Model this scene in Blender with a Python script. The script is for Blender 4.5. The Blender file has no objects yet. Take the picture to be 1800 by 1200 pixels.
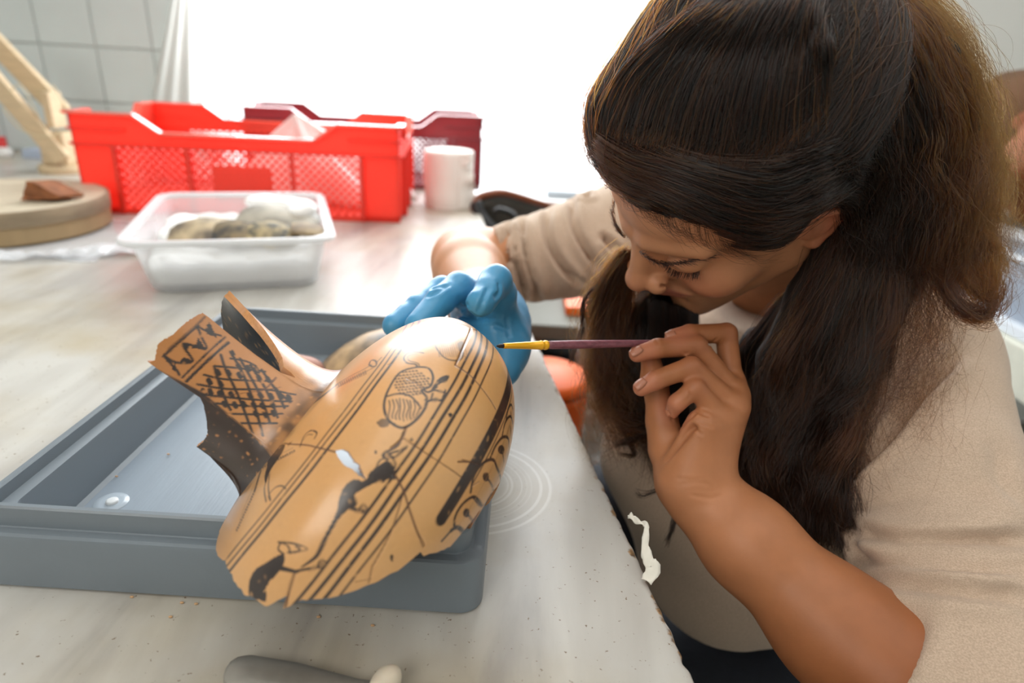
import bpy, bmesh, math, random, os
import numpy as np
from mathutils import Matrix, Vector, noise as mnoise
from mathutils.bvhtree import BVHTree
random.seed(7); rng=np.random.default_rng(7)
SC=bpy.context.scene; COL=SC.collection
pi=math.pi
# ---------------------------------------------------------------- camera, light, exposure
CX,CY,F,HC=900.,600.,1120.,1.05          # reference frame 1800x1200
_dn=np.array([-152.,2665.,1120.]); _dn/=np.linalg.norm(_dn); _up=-_dn
_fy=np.array([0,0,1.])-_up[2]*_up; _fy/=np.linalg.norm(_fy)
R=np.array([np.cross(_fy,_up),_fy,_up]); C=np.array([0,0,HC])
def U(px,py,d):
    px=np.asarray(px,float);py=np.asarray(py,float);d=np.asarray(d,float)+0*px
    return np.stack([(px-CX)/F*d,(py-CY)/F*d,d],-1)@R.T+C
def Pz(px,py,z=.75):
    r=R@np.array([(px-CX)/F,(py-CY)/F,1.]); return C+(z-HC)/r[2]*r
def proj(w):
    c=(np.asarray(w)-C)@R
    return np.stack([CX+F*c[...,0]/c[...,2],CY+F*c[...,1]/c[...,2],c[...,2]],-1)
cam=bpy.data.cameras.new('camera'); camo=bpy.data.objects.new('camera',cam); COL.objects.link(camo); SC.camera=camo
m=Matrix(((R[0,0],-R[0,1],-R[0,2],0),(R[1,0],-R[1,1],-R[1,2],0),(R[2,0],-R[2,1],-R[2,2],HC),(0,0,0,1)))
camo.matrix_world=m; cam.sensor_width=36; cam.lens=36*F/1800; cam.clip_start=.02; cam.clip_end=60
cam.dof.use_dof=True; cam.dof.focus_distance=.40; cam.dof.aperture_fstop=4.5
W=bpy.data.worlds.new('world'); SC.world=W; W.use_nodes=True
bg=W.node_tree.nodes['Background']; bg.inputs[0].default_value=(.95,.98,1,1); bg.inputs[1].default_value=3.2
def area(name,loc,target,sx,sy,power,col):
    l=bpy.data.lights.new(name,'AREA'); l.shape='RECTANGLE'; l.size=sx; l.size_y=sy; l.energy=power; l.color=col
    o=bpy.data.objects.new(name,l); COL.objects.link(o); o.location=loc
    o.rotation_euler=(Vector(target)-Vector(loc)).to_track_quat('-Z','Y').to_euler(); return o
area('window_daylight',(-.28,1.99,1.55),(-.28,0,1.0),1.3,1.4,36,(.93,.97,1))
area('room_fill_light',(-1.3,-1.5,2.3),(.1,.5,.85),1.5,1.2,27,(1,.95,.88))  # added soft fill from behind the camera, no window there
area('overhead_fill_light',(.5,.2,2.6),(.5,.2,.8),2.2,2.2,20,(1,.96,.9))  # added overhead fill, no lamp modelled at the ceiling
SC.view_settings.view_transform='Standard'; SC.view_settings.look='None'; SC.view_settings.gamma=1
SC.view_settings.use_curve_mapping=False; SC.view_settings.exposure=.0
SC.cycles.max_bounces=8; SC.cycles.transparent_max_bounces=16; SC.cycles.sample_clamp_indirect=4
SC.cycles.use_denoising=True
# ---------------------------------------------------------------- helpers
def lin(c):
    return tuple((x/12.92 if x<=.04045 else ((x+.055)/1.055)**2.4) for x in c)
def hx(s): return lin(tuple(int(s[i:i+2],16)/255 for i in(0,2,4)))
def mat(name,col,rough=.5,metal=0,var=0,vscale=30,bump=0,bscale=60,attr=None,sss=0,spec=.5,alpha=1,trans=0,coat=0,col2=None,dist=.002,stretch=None,detail=5,sheen=0):
    m=bpy.data.materials.new(name); m.use_nodes=True; nt=m.node_tree; b=nt.nodes['Principled BSDF']; L=nt.links.new
    c=hx(col) if isinstance(col,str) else col
    b.inputs['Base Color'].default_value=(*c,1); b.inputs['Roughness'].default_value=rough; b.inputs['Metallic'].default_value=metal
    b.inputs['Specular IOR Level'].default_value=spec; b.inputs['Alpha'].default_value=alpha
    b.inputs['Transmission Weight'].default_value=trans; b.inputs['Coat Weight'].default_value=coat
    b.inputs['Sheen Weight'].default_value=sheen
    if sss: 
        b.inputs['Subsurface Weight'].default_value=sss; b.inputs['Subsurface Radius'].default_value=(.006,.003,.0015); b.inputs['Subsurface Scale'].default_value=1
    src=None
    if attr:
        a=nt.nodes.new('ShaderNodeAttribute'); a.attribute_name=attr; src=a.outputs['Color']
    tc=nt.nodes.new('ShaderNodeTexCoord'); vec=tc.outputs['Object']
    if stretch:
        mp=nt.nodes.new('ShaderNodeMapping'); mp.inputs['Scale'].default_value=stretch; L(vec,mp.inputs[0]); vec=mp.outputs[0]
    if var or col2:
        n=nt.nodes.new('ShaderNodeTexNoise'); n.inputs['Scale'].default_value=vscale; n.inputs['Detail'].default_value=detail; L(vec,n.inputs['Vector'])
        r=nt.nodes.new('ShaderNodeValToRGB'); r.color_ramp.elements[0].position=.35; r.color_ramp.elements[1].position=.65; L(n.outputs[0],r.inputs[0])
        mx=nt.nodes.new('ShaderNodeMix'); mx.data_type='RGBA'
        if col2:
            L(r.outputs[0],mx.inputs[0]); c2=hx(col2) if isinstance(col2,str) else col2
            mx.inputs[6].default_value=(*c,1); mx.inputs[7].default_value=(*c2,1)
            if src: L(src,mx.inputs[6])
        else:
            mx.blend_type='MULTIPLY'; mx.inputs[0].default_value=var
            if src: L(src,mx.inputs[6])
            else: mx.inputs[6].default_value=(*c,1)
            L(r.outputs[0],mx.inputs[7])
        src=mx.outputs[2]
    if src: L(src,b.inputs['Base Color'])
    if bump:
        n=nt.nodes.new('ShaderNodeTexNoise'); n.inputs['Scale'].default_value=bscale; n.inputs['Detail'].default_value=6; L(vec,n.inputs['Vector'])
        bp=nt.nodes.new('ShaderNodeBump'); bp.inputs['Strength'].default_value=bump; bp.inputs['Distance'].default_value=dist
        L(n.outputs[0],bp.inputs['Height']); L(bp.outputs[0],b.inputs['Normal'])
    return m
def thing(name,label,cat,loc=(0,0,0),rz=0,group=None):
    o=bpy.data.objects.new(name,None); COL.objects.link(o); o.location=loc; o.rotation_euler=(0,0,rz); o.empty_display_size=.02
    o['label']=label;o['category']=cat
    if group:o['group']=group
    return o
def tag(o,label=None,cat=None,group=None,kind=None):
    if label:o['label']=label
    if cat:o['category']=cat
    if group:o['group']=group
    if kind:o['kind']=kind
    return o
def mesh_obj(name,v,f,m,parent=None,smooth=True,world=True):
    """v in world coords if world and parent given: moved into parent's frame"""
    me=bpy.data.meshes.new(name); v=np.asarray(v,np.float32)
    if isinstance(f,np.ndarray) and f.ndim==2:
        k=f.shape[1]; me.vertices.add(len(v)); me.vertices.foreach_set('co',v.ravel())
        me.loops.add(f.size); me.loops.foreach_set('vertex_index',f.astype(np.int32).ravel())
        me.polygons.add(len(f)); me.polygons.foreach_set('loop_start',np.arange(0,f.size,k,dtype=np.int32))
        me.update(calc_edges=True); me.validate()
    else: me.from_pydata([tuple(map(float,x)) for x in v],[],[tuple(int(i) for i in x) for x in f])
    me.materials.append(m)
    if smooth: me.polygons.foreach_set('use_smooth',[True]*len(me.polygons))
    o=bpy.data.objects.new(name,me); COL.objects.link(o)
    if parent:
        o.parent=parent
        if world:
            pm=Matrix.Translation(parent.location)@parent.rotation_euler.to_matrix().to_4x4()
            q=parent.parent
            while q:
                pm=Matrix.Translation(q.location)@q.rotation_euler.to_matrix().to_4x4()@pm; q=q.parent
            o.matrix_parent_inverse=pm.inverted()
    return o
def bm_obj(name,bm,m,parent=None,smooth=False,world=False,bevel=0,seg=2):
    me=bpy.data.meshes.new(name)
    if bevel:
        bmesh.ops.remove_doubles(bm,verts=bm.verts,dist=1e-6)
        es=[e for e in bm.edges if len(e.link_faces)==2 and e.calc_face_angle(0)>.5]
        bmesh.ops.bevel(bm,geom=es,offset=bevel,segments=seg,affect='EDGES',profile=.6)
    bmesh.ops.recalc_face_normals(bm,faces=bm.faces)
    bm.to_mesh(me); bm.free(); me.materials.append(m)
    if smooth:
        for p in me.polygons:p.use_smooth=True
    o=bpy.data.objects.new(name,me); COL.objects.link(o)
    if parent:
        o.parent=parent
        if world:
            pm=Matrix.Translation(parent.location)@parent.rotation_euler.to_matrix().to_4x4(); o.matrix_parent_inverse=pm.inverted()
    return o
def autosm(o,ang=.7):
    me=o.data
    me.polygons.foreach_set('use_smooth',[True]*len(me.polygons))
    bm=bmesh.new(); bm.from_mesh(me)
    for e in bm.edges:
        if len(e.link_faces)==2 and e.calc_face_angle(0)>ang:e.smooth=False
    bm.to_mesh(me);bm.free();return o
def box(bm,c,s,M=None):
    r=bmesh.ops.create_cube(bm,size=1); 
    T=Matrix.Translation(c)@Matrix.Diagonal((*s,1))
    if M is not None:T=M@T
    bmesh.ops.transform(bm,matrix=T,verts=r['verts']); return r['verts']
def catmull(P,n):
    P=np.asarray(P,float); k=len(P); t=np.linspace(0,k-1,n); i=np.clip(t.astype(int),0,k-2); f=(t-i)[:,None]
    a=P[np.clip(i-1,0,k-1)];b=P[i];c=P[i+1];d=P[np.clip(i+2,0,k-1)]
    return .5*((2*b)+(-a+c)*f+(2*a-5*b+4*c-d)*f*f+(-a+3*b-3*c+d)*f**3)
def tube_v(path,rad,n=10,cap=True,flat=None):
    path=np.asarray(path,float);k=len(path);rad=np.broadcast_to(np.asarray(rad,float),(k,))
    T=np.gradient(path,axis=0);T/=np.linalg.norm(T,axis=1)[:,None]+1e-12
    a=np.array([0,0,1.]) if abs(T[0,2])<.9 else np.array([1.,0,0]);N=np.cross(T[0],a);N/=np.linalg.norm(N);vs=[];
    for i in range(k):
        N=N-N.dot(T[i])*T[i];N/=np.linalg.norm(N);B=np.cross(T[i],N)
        for j in range(n):
            t=2*pi*j/n;vs.append(path[i]+rad[i]*(math.cos(t)*N+(flat or 1)*math.sin(t)*B))
    fs=[]
    for i in range(k-1):
        for j in range(n):
            fs.append((i*n+j,i*n+(j+1)%n,(i+1)*n+(j+1)%n,(i+1)*n+j))
    if cap: fs.append(tuple(range(n-1,-1,-1)));fs.append(tuple((k-1)*n+j for j in range(n)))
    return np.array(vs),fs
def tube(name,path,rad,m,parent=None,n=12,flat=None,world=True):
    v,f=tube_v(path,rad,n,True,flat);o=mesh_obj(name,v,f,m,parent,True,world);return o
def lathe_v(prof,n=48,c=(0,0,0)):
    vs=[];fs=[];k=len(prof)
    for r,z in prof:
        for j in range(n):
            t=2*pi*j/n;vs.append((c[0]+r*math.cos(t),c[1]+r*math.sin(t),c[2]+z))
    for i in range(k-1):
        for j in range(n): fs.append((i*n+j,i*n+(j+1)%n,(i+1)*n+(j+1)%n,(i+1)*n+j))
    return vs,fs
# ---- implicit surfaces
def smin(a,b,k):
    h=np.clip(.5+.5*(b-a)/k,0,1); return b+(a-b)*h-k*h*(1-h)
def smax(a,b,k): return -smin(-a,-b,k)
def sph(p,c,r): return np.linalg.norm(p-np.asarray(c),axis=1)-r
def ell(p,c,r,M=None):
    q=p-np.asarray(c)
    if M is not None:q=q@M
    r=np.asarray(r);k0=np.linalg.norm(q/r,axis=1);k1=np.linalg.norm(q/(r*r),axis=1)
    return k0*(k0-1)/(k1+1e-9)
def cone(p,a,b,ra,rb,wh=False):
    a=np.asarray(a,float);b=np.asarray(b,float);ab=b-a;pa=p-a
    h=np.clip(pa@ab/(ab@ab),0,1);d=np.linalg.norm(pa-h[:,None]*ab,axis=1)-(ra+(rb-ra)*h)
    return (d,h) if wh else d
def chain(p,pts,rs,k):
    d=None
    for i in range(len(pts)-1):
        e=cone(p,pts[i],pts[i+1],rs[i],rs[i+1]); d=e if d is None else smin(d,e,k)
    return d
def surfnet(fn,lo,hi,h):
    lo=np.array(lo,float);B=8;nb=np.ceil((np.array(hi)-lo)/h/B).astype(int);n=nb*B+1
    g=[np.arange(x) for x in nb];bc=np.stack(np.meshgrid(*g,indexing='ij'),-1).reshape(-1,3)
    fc=fn(lo+(bc+.5)*B*h)
    act=np.abs(fc)<B*h*1.25
    V=np.empty(n,np.float32)
    S=np.repeat(np.repeat(np.repeat(fc.reshape(nb),B,0),B,1),B,2);V[:-1,:-1,:-1]=S;V[-1]=1;V[:,-1]=1;V[:,:,-1]=1
    del S
    ab=bc[act];o=np.stack(np.meshgrid(*[np.arange(B+1)]*3,indexing='ij'),-1).reshape(-1,3)
    for s in range(0,len(ab),1500):
        idx=(ab[s:s+1500,None,:]*B+o[None]).reshape(-1,3)
        V[idx[:,0],idx[:,1],idx[:,2]]=fn(lo+idx*h)
    neg=V<0
    cnt=np.zeros(n-1,np.int8)
    for dx in(0,1):
        for dy in(0,1):
            for dz in(0,1): cnt+=neg[dx:n[0]-1+dx,dy:n[1]-1+dy,dz:n[2]-1+dz]
    cell=np.argwhere((cnt>0)&(cnt<8)); cid=np.full(n-1,-1,np.int32); cid[cell[:,0],cell[:,1],cell[:,2]]=np.arange(len(cell))
    acc=np.zeros((len(cell),3));w=np.zeros(len(cell))
    for ax in range(3):
        b,c=[q for q in range(3) if q!=ax]
        for u in(0,1):
            for v in(0,1):
                a0=cell.copy();a0[:,b]+=u;a0[:,c]+=v;a1=a0.copy();a1[:,ax]+=1
                f0=V[a0[:,0],a0[:,1],a0[:,2]];f1=V[a1[:,0],a1[:,1],a1[:,2]];k=(f0<0)!=(f1<0)
                t=np.where(k,f0/(f0-f1+1e-12),0);pt=a0.astype(float);pt[:,ax]+=t
                acc[k]+=pt[k];w[k]+=1
    vs=lo+acc/w[:,None]*h;fs=[]
    for ax in range(3):
        b,c=(ax+1)%3,(ax+2)%3
        sl=[slice(0,-1)]*3;sl2=[slice(0,-1)]*3;sl2[ax]=slice(1,None)
        # edges along ax: grid pts with b,c>=1 and < n-1
        s0=[slice(None)]*3;s0[ax]=slice(0,-1);s1=[slice(None)]*3;s1[ax]=slice(1,None)
        for q in(b,c): s0[q]=slice(1,-1);s1[q]=slice(1,-1)
        A=neg[tuple(s0)];Bb=neg[tuple(s1)];e=np.argwhere(A!=Bb);fl=A[e[:,0],e[:,1],e[:,2]]
        e[:,b]+=1;e[:,c]+=1
        def gid(db,dc):
            q=e.copy();q[:,b]-=db;q[:,c]-=dc;return cid[q[:,0],q[:,1],q[:,2]]
        Q=np.stack([gid(1,1),gid(0,1),gid(0,0),gid(1,0)],1);Q[~fl]=Q[~fl][:,::-1];fs.append(Q)
    fs=np.concatenate(fs);fs=fs[(fs>=0).all(1)]
    return vs,fs
def set_attr(me,name,cols):
    a=me.color_attributes.new(name,'FLOAT_COLOR','POINT');c=np.ones((len(cols),4),np.float32);c[:,:3]=cols;a.data.foreach_set('color',c.ravel())
def crease(v,bv,lines,n=None):
    '''press fold lines (traced as pixel polylines, ray-cast onto the surface) into the vertices'''
    v=v.copy()
    for l,w,dep in lines:
        l=catmull(np.array(l,float),max(12,len(l)*8));hit=[];nn=[]
        for x,y in l:
            r=R@np.array([(x-CX)/F,(y-CY)/F,1.]);r/=np.linalg.norm(r);h=bv.ray_cast(Vector(C),Vector(r))
            if h[0] is None:continue
            k=np.array(h[1]);k=-k if k@r>0 else k;hit.append(np.array(h[0]));nn.append(k)
        if len(hit)<2:continue
        hit=np.array(hit);nn=np.array(nn);lo_=hit.min(0)-4*w;hi_=hit.max(0)+4*w
        m=np.nonzero(((v>lo_)&(v<hi_)).all(1))[0]
        if not len(m):continue
        best=np.full(len(m),9.);bn=np.zeros((len(m),3));be=np.zeros(len(m))
        for i in range(len(hit)-1):
            a=hit[i];ab=hit[i+1]-a
            if ab@ab>.0016 or ab@ab<1e-14:continue
            q=v[m]-a;h=np.clip(q@ab/(ab@ab),0,1);d=np.linalg.norm(q-h[:,None]*ab,axis=1);k=d<best
            best[k]=d[k];bn[k]=nn[i];be[k]=min(1,6*min(i+1,len(hit)-i)/len(hit))
        g=np.exp(-(best/w)**2)-.38*np.exp(-((best-2.1*w)/(1.1*w))**2)
        v[m]-=bn*(dep*be*g)[:,None]
    return v
def bvh_of(v,f):return BVHTree.FromPolygons([tuple(x) for x in v.tolist()],[tuple(x) for x in f.tolist()])
def vnoise(p,s,seed=0):
    """cheap smooth noise for arrays"""
    p=np.asarray(p)*s+seed*17.3
    return (np.sin(p[:,0]*1.7+1.3*np.sin(p[:,1]*1.1+seed))+np.sin(p[:,1]*2.1+1.7*np.sin(p[:,2]*1.3+2))+np.sin(p[:,2]*1.9+1.1*np.sin(p[:,0]*1.5+4)))/3
def Pp(px,py,ax,val):
    r=R@np.array([(px-CX)/F,(py-CY)/F,1.]); return C+(val-C[ax])/r[ax]*r
TZ=.75
# ================================================================= room shell
M_wall=mat('painted_plaster','e9ebe8',.8,bump=.15,bscale=90)
M_tile=mat('glazed_tile','d6e0df',.22,var=.06,vscale=6)
M_grout=mat('grout','cdd3d0',.9,bump=.3,bscale=200)
M_floor=mat('floor_terrazzo','6a675a',.45,var=.35,vscale=40,bump=.1,bscale=150)
M_white=mat('white_paint','eeeeec',.4)
def struct(name,bm,m,**k):
    o=bm_obj(name,bm,m,**k);o['kind']='structure';return o
bm=bmesh.new();box(bm,(0,-.4,-.02),(6,6,.04));struct('floor',bm,M_floor)
bm=bmesh.new();WY=2.03
box(bm,(-1.99,WY+.1,1.35),(2.02,.2,2.7));box(bm,(1.96,WY+.1,1.35),(2.08,.2,2.7));box(bm,(-.03,WY+.1,.28),(1.9,.2,.56));box(bm,(-.03,WY+.1,2.5),(1.9,.2,.4))
wall=struct('wall_back',bm,M_wall)
bm=bmesh.new();box(bm,(-2.95,-.4,1.35),(.1,5,2.8));struct('wall_left',bm,M_wall)
bm=bmesh.new();box(bm,(2.95,-.4,1.35),(.1,5,2.8));struct('wall_right',bm,M_wall)
bm=bmesh.new();box(bm,(0,-2.95,1.35),(6,.1,2.8));struct('wall_front',bm,M_wall)
bm=bmesh.new();box(bm,(0,-.4,2.75),(6,5.4,.1));struct('ceiling',bm,M_wall)
# grout bed and tiles on the wall left of the window
bm=bmesh.new();box(bm,(-1.62,WY-.003,1.1),(1.22,.006,.8));bm_obj('tile_bed',bm,M_grout,wall)
tm=None
for i in range(7):
    for j in range(5):
        x=-1.094-.166*i+.083-.0; z=.906+.152*j-.076
        if tm is None:
            bm=bmesh.new();box(bm,(0,0,0),(.162,.008,.148));to=bm_obj('tile',bm,M_tile,wall,bevel=.0018);tm=to.data
        else:
            to=bpy.data.objects.new('tile',tm);COL.objects.link(to);to.parent=wall
        to.location=(x-.0,WY-.0085+random.uniform(-.0004,.0004),z);to.rotation_euler=(random.uniform(-.004,.004),0,random.uniform(-.004,.004))
# window: outer frame, mullion, panes
M_glass=bpy.data.materials.new('clear_glass');M_glass.use_nodes=True;nt=M_glass.node_tree;nt.nodes.clear()
o_=nt.nodes.new('ShaderNodeOutputMaterial');mx=nt.nodes.new('ShaderNodeMixShader');mx.inputs[0].default_value=.05
t_=nt.nodes.new('ShaderNodeBsdfTransparent');g_=nt.nodes.new('ShaderNodeBsdfGlossy');g_.inputs['Roughness'].default_value=.02
nt.links.new(t_.outputs[0],mx.inputs[1]);nt.links.new(g_.outputs[0],mx.inputs[2]);nt.links.new(mx.outputs[0],o_.inputs[0])
def window(n,x0,x1):
    e=bpy.data.objects.new(f'window_{n}',None);COL.objects.link(e);e['kind']='structure'
    bm=bmesh.new();w=.04;z0,z1=.56,2.3
    for c,s in((((x0+x1)/2,WY+.04,z0+w/2),(x1-x0,.06,w)),(((x0+x1)/2,WY+.04,z1-w/2),(x1-x0,.06,w)),((x0+w/2,WY+.04,(z0+z1)/2),(w,.06,z1-z0)),((x1-w/2,WY+.04,(z0+z1)/2),(w,.06,z1-z0))):box(bm,c,s)
    bm_obj('window_frame',bm,M_white,e,bevel=.004)
    bm=bmesh.new();box(bm,((x0+x1)/2,WY+.05,(z0+z1)/2),(x1-x0-2*w+.004,.006,z1-z0-2*w+.004));bm_obj('pane',bm,M_glass,e)
window(1,-.98,.41);window(2,.41,.92)
# sheer curtain at the left side of the window
M_cur=bpy.data.materials.new('sheer_curtain');M_cur.use_nodes=True;nt=M_cur.node_tree;b=nt.nodes['Principled BSDF'];b.inputs['Base Color'].default_value=(.95,.95,.94,1);b.inputs['Roughness'].default_value=.9
tr=nt.nodes.new('ShaderNodeBsdfTranslucent');tr.inputs[0].default_value=(.9,.9,.88,1);ms=nt.nodes.new('ShaderNodeMixShader');ms.inputs[0].default_value=.85
nt.links.new(b.outputs[0],ms.inputs[1]);nt.links.new(tr.outputs[0],ms.inputs[2]);nt.links.new(ms.outputs[0],nt.nodes['Material Output'].inputs[0])
vs=[];fs=[];nx,nz=60,20
for j in range(nz):
    z=.80+1.5*j/(nz-1);h=(z-.9)/.3
    xl=-1.10+.115*min(max(h,-.5),2.2)*1.0;xr=-.905
    for i in range(nx):
        u=i/(nx-1);vs.append((xl+(xr-xl)*u,WY-.07+.005*math.sin(u*24)+.003*math.sin(u*11+j*.3),z))
for j in range(nz-1):
    for i in range(nx-1):a=j*nx+i;fs.append((a,a+1,a+nx+1,a+nx))
cu=mesh_obj('curtain',vs,fs,M_cur);tag(cu,'sheer white curtain hanging beside the tiled wall','curtain')
cu.modifiers.new('s','SOLIDIFY').thickness=.0008

# ================================================================= the marble-topped work table
M_marble=bpy.data.materials.new('worn_marble');M_marble.use_nodes=True;nt=M_marble.node_tree;b=nt.nodes['Principled BSDF'];L=nt.links.new
def N(nt,t,**k):
    n=nt.nodes.new(t)
    for a,v in k.items():setattr(n,a,v)
    return n
tc=N(nt,'ShaderNodeTexCoord')
mp=N(nt,'ShaderNodeMapping');mp.inputs['Rotation'].default_value=(0,0,.45);mp.inputs['Scale'].default_value=(5.5,1.0,1);L(tc.outputs['Object'],mp.inputs[0])
n1=N(nt,'ShaderNodeTexNoise');n1.inputs['Scale'].default_value=2.6;n1.inputs['Detail'].default_value=7;n1.inputs['Distortion'].default_value=.9;L(mp.outputs[0],n1.inputs['Vector'])
r1=N(nt,'ShaderNodeValToRGB');e=r1.color_ramp.elements;e[0].position=.30;e[0].color=(*hx('a09d9a'),1);e[1].position=.60;e[1].color=(*hx('c8c6c0'),1);e2=r1.color_ramp.elements.new(.43);e2.color=(*hx('b7b4ae'),1);L(n1.outputs[0],r1.inputs[0])
n2=N(nt,'ShaderNodeTexNoise');n2.inputs['Scale'].default_value=7;n2.inputs['Detail'].default_value=9;L(tc.outputs['Object'],n2.inputs['Vector'])
r2=N(nt,'ShaderNodeValToRGB');r2.color_ramp.elements[0].position=.45;r2.color_ramp.elements[0].color=(1,1,1,1);r2.color_ramp.elements[1].position=.75;r2.color_ramp.elements[1].color=(*hx('e8dcc4'),1);L(n2.outputs[0],r2.inputs[0])
m1=N(nt,'ShaderNodeMix',data_type='RGBA',blend_type='MULTIPLY');m1.inputs[0].default_value=1;L(r1.outputs[0],m1.inputs[6]);L(r2.outputs[0],m1.inputs[7])
# fine specks
n3=N(nt,'ShaderNodeTexNoise');n3.inputs['Scale'].default_value=330;n3.inputs['Detail'].default_value=2;L(tc.outputs['Object'],n3.inputs['Vector'])
r3=N(nt,'ShaderNodeValToRGB');r3.color_ramp.elements[0].position=.70;r3.color_ramp.elements[1].position=.76;L(n3.outputs[0],r3.inputs[0])
m2=N(nt,'ShaderNodeMix',data_type='RGBA');L(r3.outputs[0],m2.inputs[0]);L(m1.outputs[2],m2.inputs[6]);m2.inputs[7].default_value=(*hx('7c6a55'),1)
# swirled polish marks: rings around a point, masked to an annulus
sx=N(nt,'ShaderNodeSeparateXYZ');L(tc.outputs['Object'],sx.inputs[0])
RC=Pz(835,850);RE=Pz(985,870);rr=float(np.hypot(*(RC-RE)[:2]))
vm=N(nt,'ShaderNodeVectorMath',operation='DISTANCE');vm.inputs[1].default_value=(RC[0],RC[1],TZ);L(tc.outputs['Object'],vm.inputs[0])
nd=N(nt,'ShaderNodeTexNoise',noise_dimensions='1D');nd.inputs['Scale'].default_value=260;nd.inputs['Detail'].default_value=3;L(vm.outputs['Value'],nd.inputs['W'])
rp=N(nt,'ShaderNodeValToRGB');rp.color_ramp.elements[0].position=.52;rp.color_ramp.elements[1].position=.62;L(nd.outputs[0],rp.inputs[0])
mr=N(nt,'ShaderNodeMapRange',interpolation_type='SMOOTHSTEP');L(vm.outputs['Value'],mr.inputs[0]);mr.inputs[1].default_value=rr;mr.inputs[2].default_value=rr*.85
mm=N(nt,'ShaderNodeMath',operation='MULTIPLY');L(rp.outputs[0],mm.inputs[0]);L(mr.outputs[0],mm.inputs[1])
mm2=N(nt,'ShaderNodeMath',operation='MULTIPLY');L(mm.outputs[0],mm2.inputs[0]);mm2.inputs[1].default_value=.38
m3=N(nt,'ShaderNodeMix',data_type='RGBA');L(mm2.outputs[0],m3.inputs[0]);L(m2.outputs[2],m3.inputs[6]);m3.inputs[7].default_value=(*hx('f2f1ec'),1)
# chipped, stained edge: mask from an attribute
at=N(nt,'ShaderNodeAttribute',attribute_name='edge');n4=N(nt,'ShaderNodeTexNoise');n4.inputs['Scale'].default_value=95;n4.inputs['Detail'].default_value=6;L(tc.outputs['Object'],n4.inputs['Vector'])
ma=N(nt,'ShaderNodeMath',operation='MULTIPLY');L(at.outputs['Fac'],ma.inputs[0]);L(n4.outputs[0],ma.inputs[1])
r4=N(nt,'ShaderNodeValToRGB');r4.color_ramp.elements[0].position=.50;r4.color_ramp.elements[1].position=.58;L(ma.outputs[0],r4.inputs[0])
n5=N(nt,'ShaderNodeTexNoise');n5.inputs['Scale'].default_value=400;L(tc.outputs['Object'],n5.inputs['Vector'])
r5=N(nt,'ShaderNodeValToRGB');r5.color_ramp.elements[0].color=(*hx('4f3f30'),1);r5.color_ramp.elements[1].color=(*hx('b08e66'),1);r5.color_ramp.elements[0].position=.35;r5.color_ramp.elements[1].position=.65;L(n5.outputs[0],r5.inputs[0])
m4=N(nt,'ShaderNodeMix',data_type='RGBA');L(r4.outputs[0],m4.inputs[0]);L(m3.outputs[2],m4.inputs[6]);L(r5.outputs[0],m4.inputs[7])
L(m4.outputs[2],b.inputs['Base Color'])
rg=N(nt,'ShaderNodeMapRange');L(n2.outputs[0],rg.inputs[0]);rg.inputs[3].default_value=.22;rg.inputs[4].default_value=.42;L(rg.outputs[0],b.inputs['Roughness'])
bp=N(nt,'ShaderNodeBump');bp.inputs['Strength'].default_value=.12;bp.inputs['Distance'].default_value=.001;L(n2.outputs[0],bp.inputs['Height']);L(bp.outputs[0],b.inputs['Normal'])
tab=thing('work_table','long work table with a worn white marble top and chipped brown edge','table',(-.9,.9,0))
# top: strip grid along y with irregular right edge
ys=np.concatenate([np.linspace(-.35,.2,30),np.linspace(.2,.7,420)[1:],np.linspace(.7,2.02,200)[1:]])
def edge_x(y):return .111-.172*(y-.25)+.018*max(0,y-.9)
vs=[];fs=[];ed=[];K=None
for y in ys:
    nz_=mnoise.noise(Vector((0,y*30,3)))*.0012+mnoise.noise(Vector((0,y*110,7)))*.0008
    chip=max(0,mnoise.noise(Vector((5,y*55,1)))-.35)*.006
    ex=edge_x(y)+nz_-chip
    cols=[(-2.4,TZ,0),(-1,TZ,0),(ex-.035,TZ,0),(ex-.012,TZ,.0),(ex-.005,TZ-.0001,.8),(ex-.0015,TZ-.0008,1),(ex,TZ-.003,1),(ex+.0004,TZ-.008,1),(ex,TZ-.038,1),(ex-.01,TZ-.04,1),(-2.4,TZ-.04,0)]
    K=len(cols)
    for x,z,e_ in cols:vs.append((x,y,z));ed.append(e_)
for i in range(len(ys)-1):
    for j in range(K):a=i*K+j;b2=i*K+(j+1)%K;fs.append((a,b2,b2+K,a+K))
fs.append(tuple(range(K)));fs.append(tuple((len(ys)-1)*K+j for j in range(K-1,-1,-1)))
top=mesh_obj('table_top',vs,fs,M_marble,tab,False)
autosm(top,.9)
a=top.data.attributes.new('edge','FLOAT','POINT');a.data.foreach_set('value',np.array(ed,np.float32))
M_leg=mat('table_leg_paint','8f9390',.5)
for x,y in((-2.2,-.2),(-2.2,1.9),(.0,-.2),(-.32,1.9)):
    bm=bmesh.new();box(bm,(x,y,.355),(.05,.05,.71));bm_obj('leg',bm,M_leg,tab,world=True,bevel=.004)

# ledge under the window
M_ledge=mat('ledge_white','e6e8e6',.35)
bm=bmesh.new();box(bm,(.42,1.90,.715),(.92,.23,.03));o=bm_obj('window_ledge',bm,M_ledge,bevel=.005)
tag(o,'white ledge under the bright window behind the chair','ledge')
for x in(.05,.8):
    bm=bmesh.new();box(bm,(x,1.95,.35),(.04,.04,.70));bm_obj('leg',bm,M_leg,o)
bm=bmesh.new();p=Pz(995,322,.735);box(bm,(p[0]+.03,1.90,.742),(.2,.14,.020));o=bm_obj('folder',bm,mat('folder_grey','b9c3cc',.4),bevel=.003)
tag(o,'pale grey folder lying on the white ledge by the window','folder')

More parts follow.
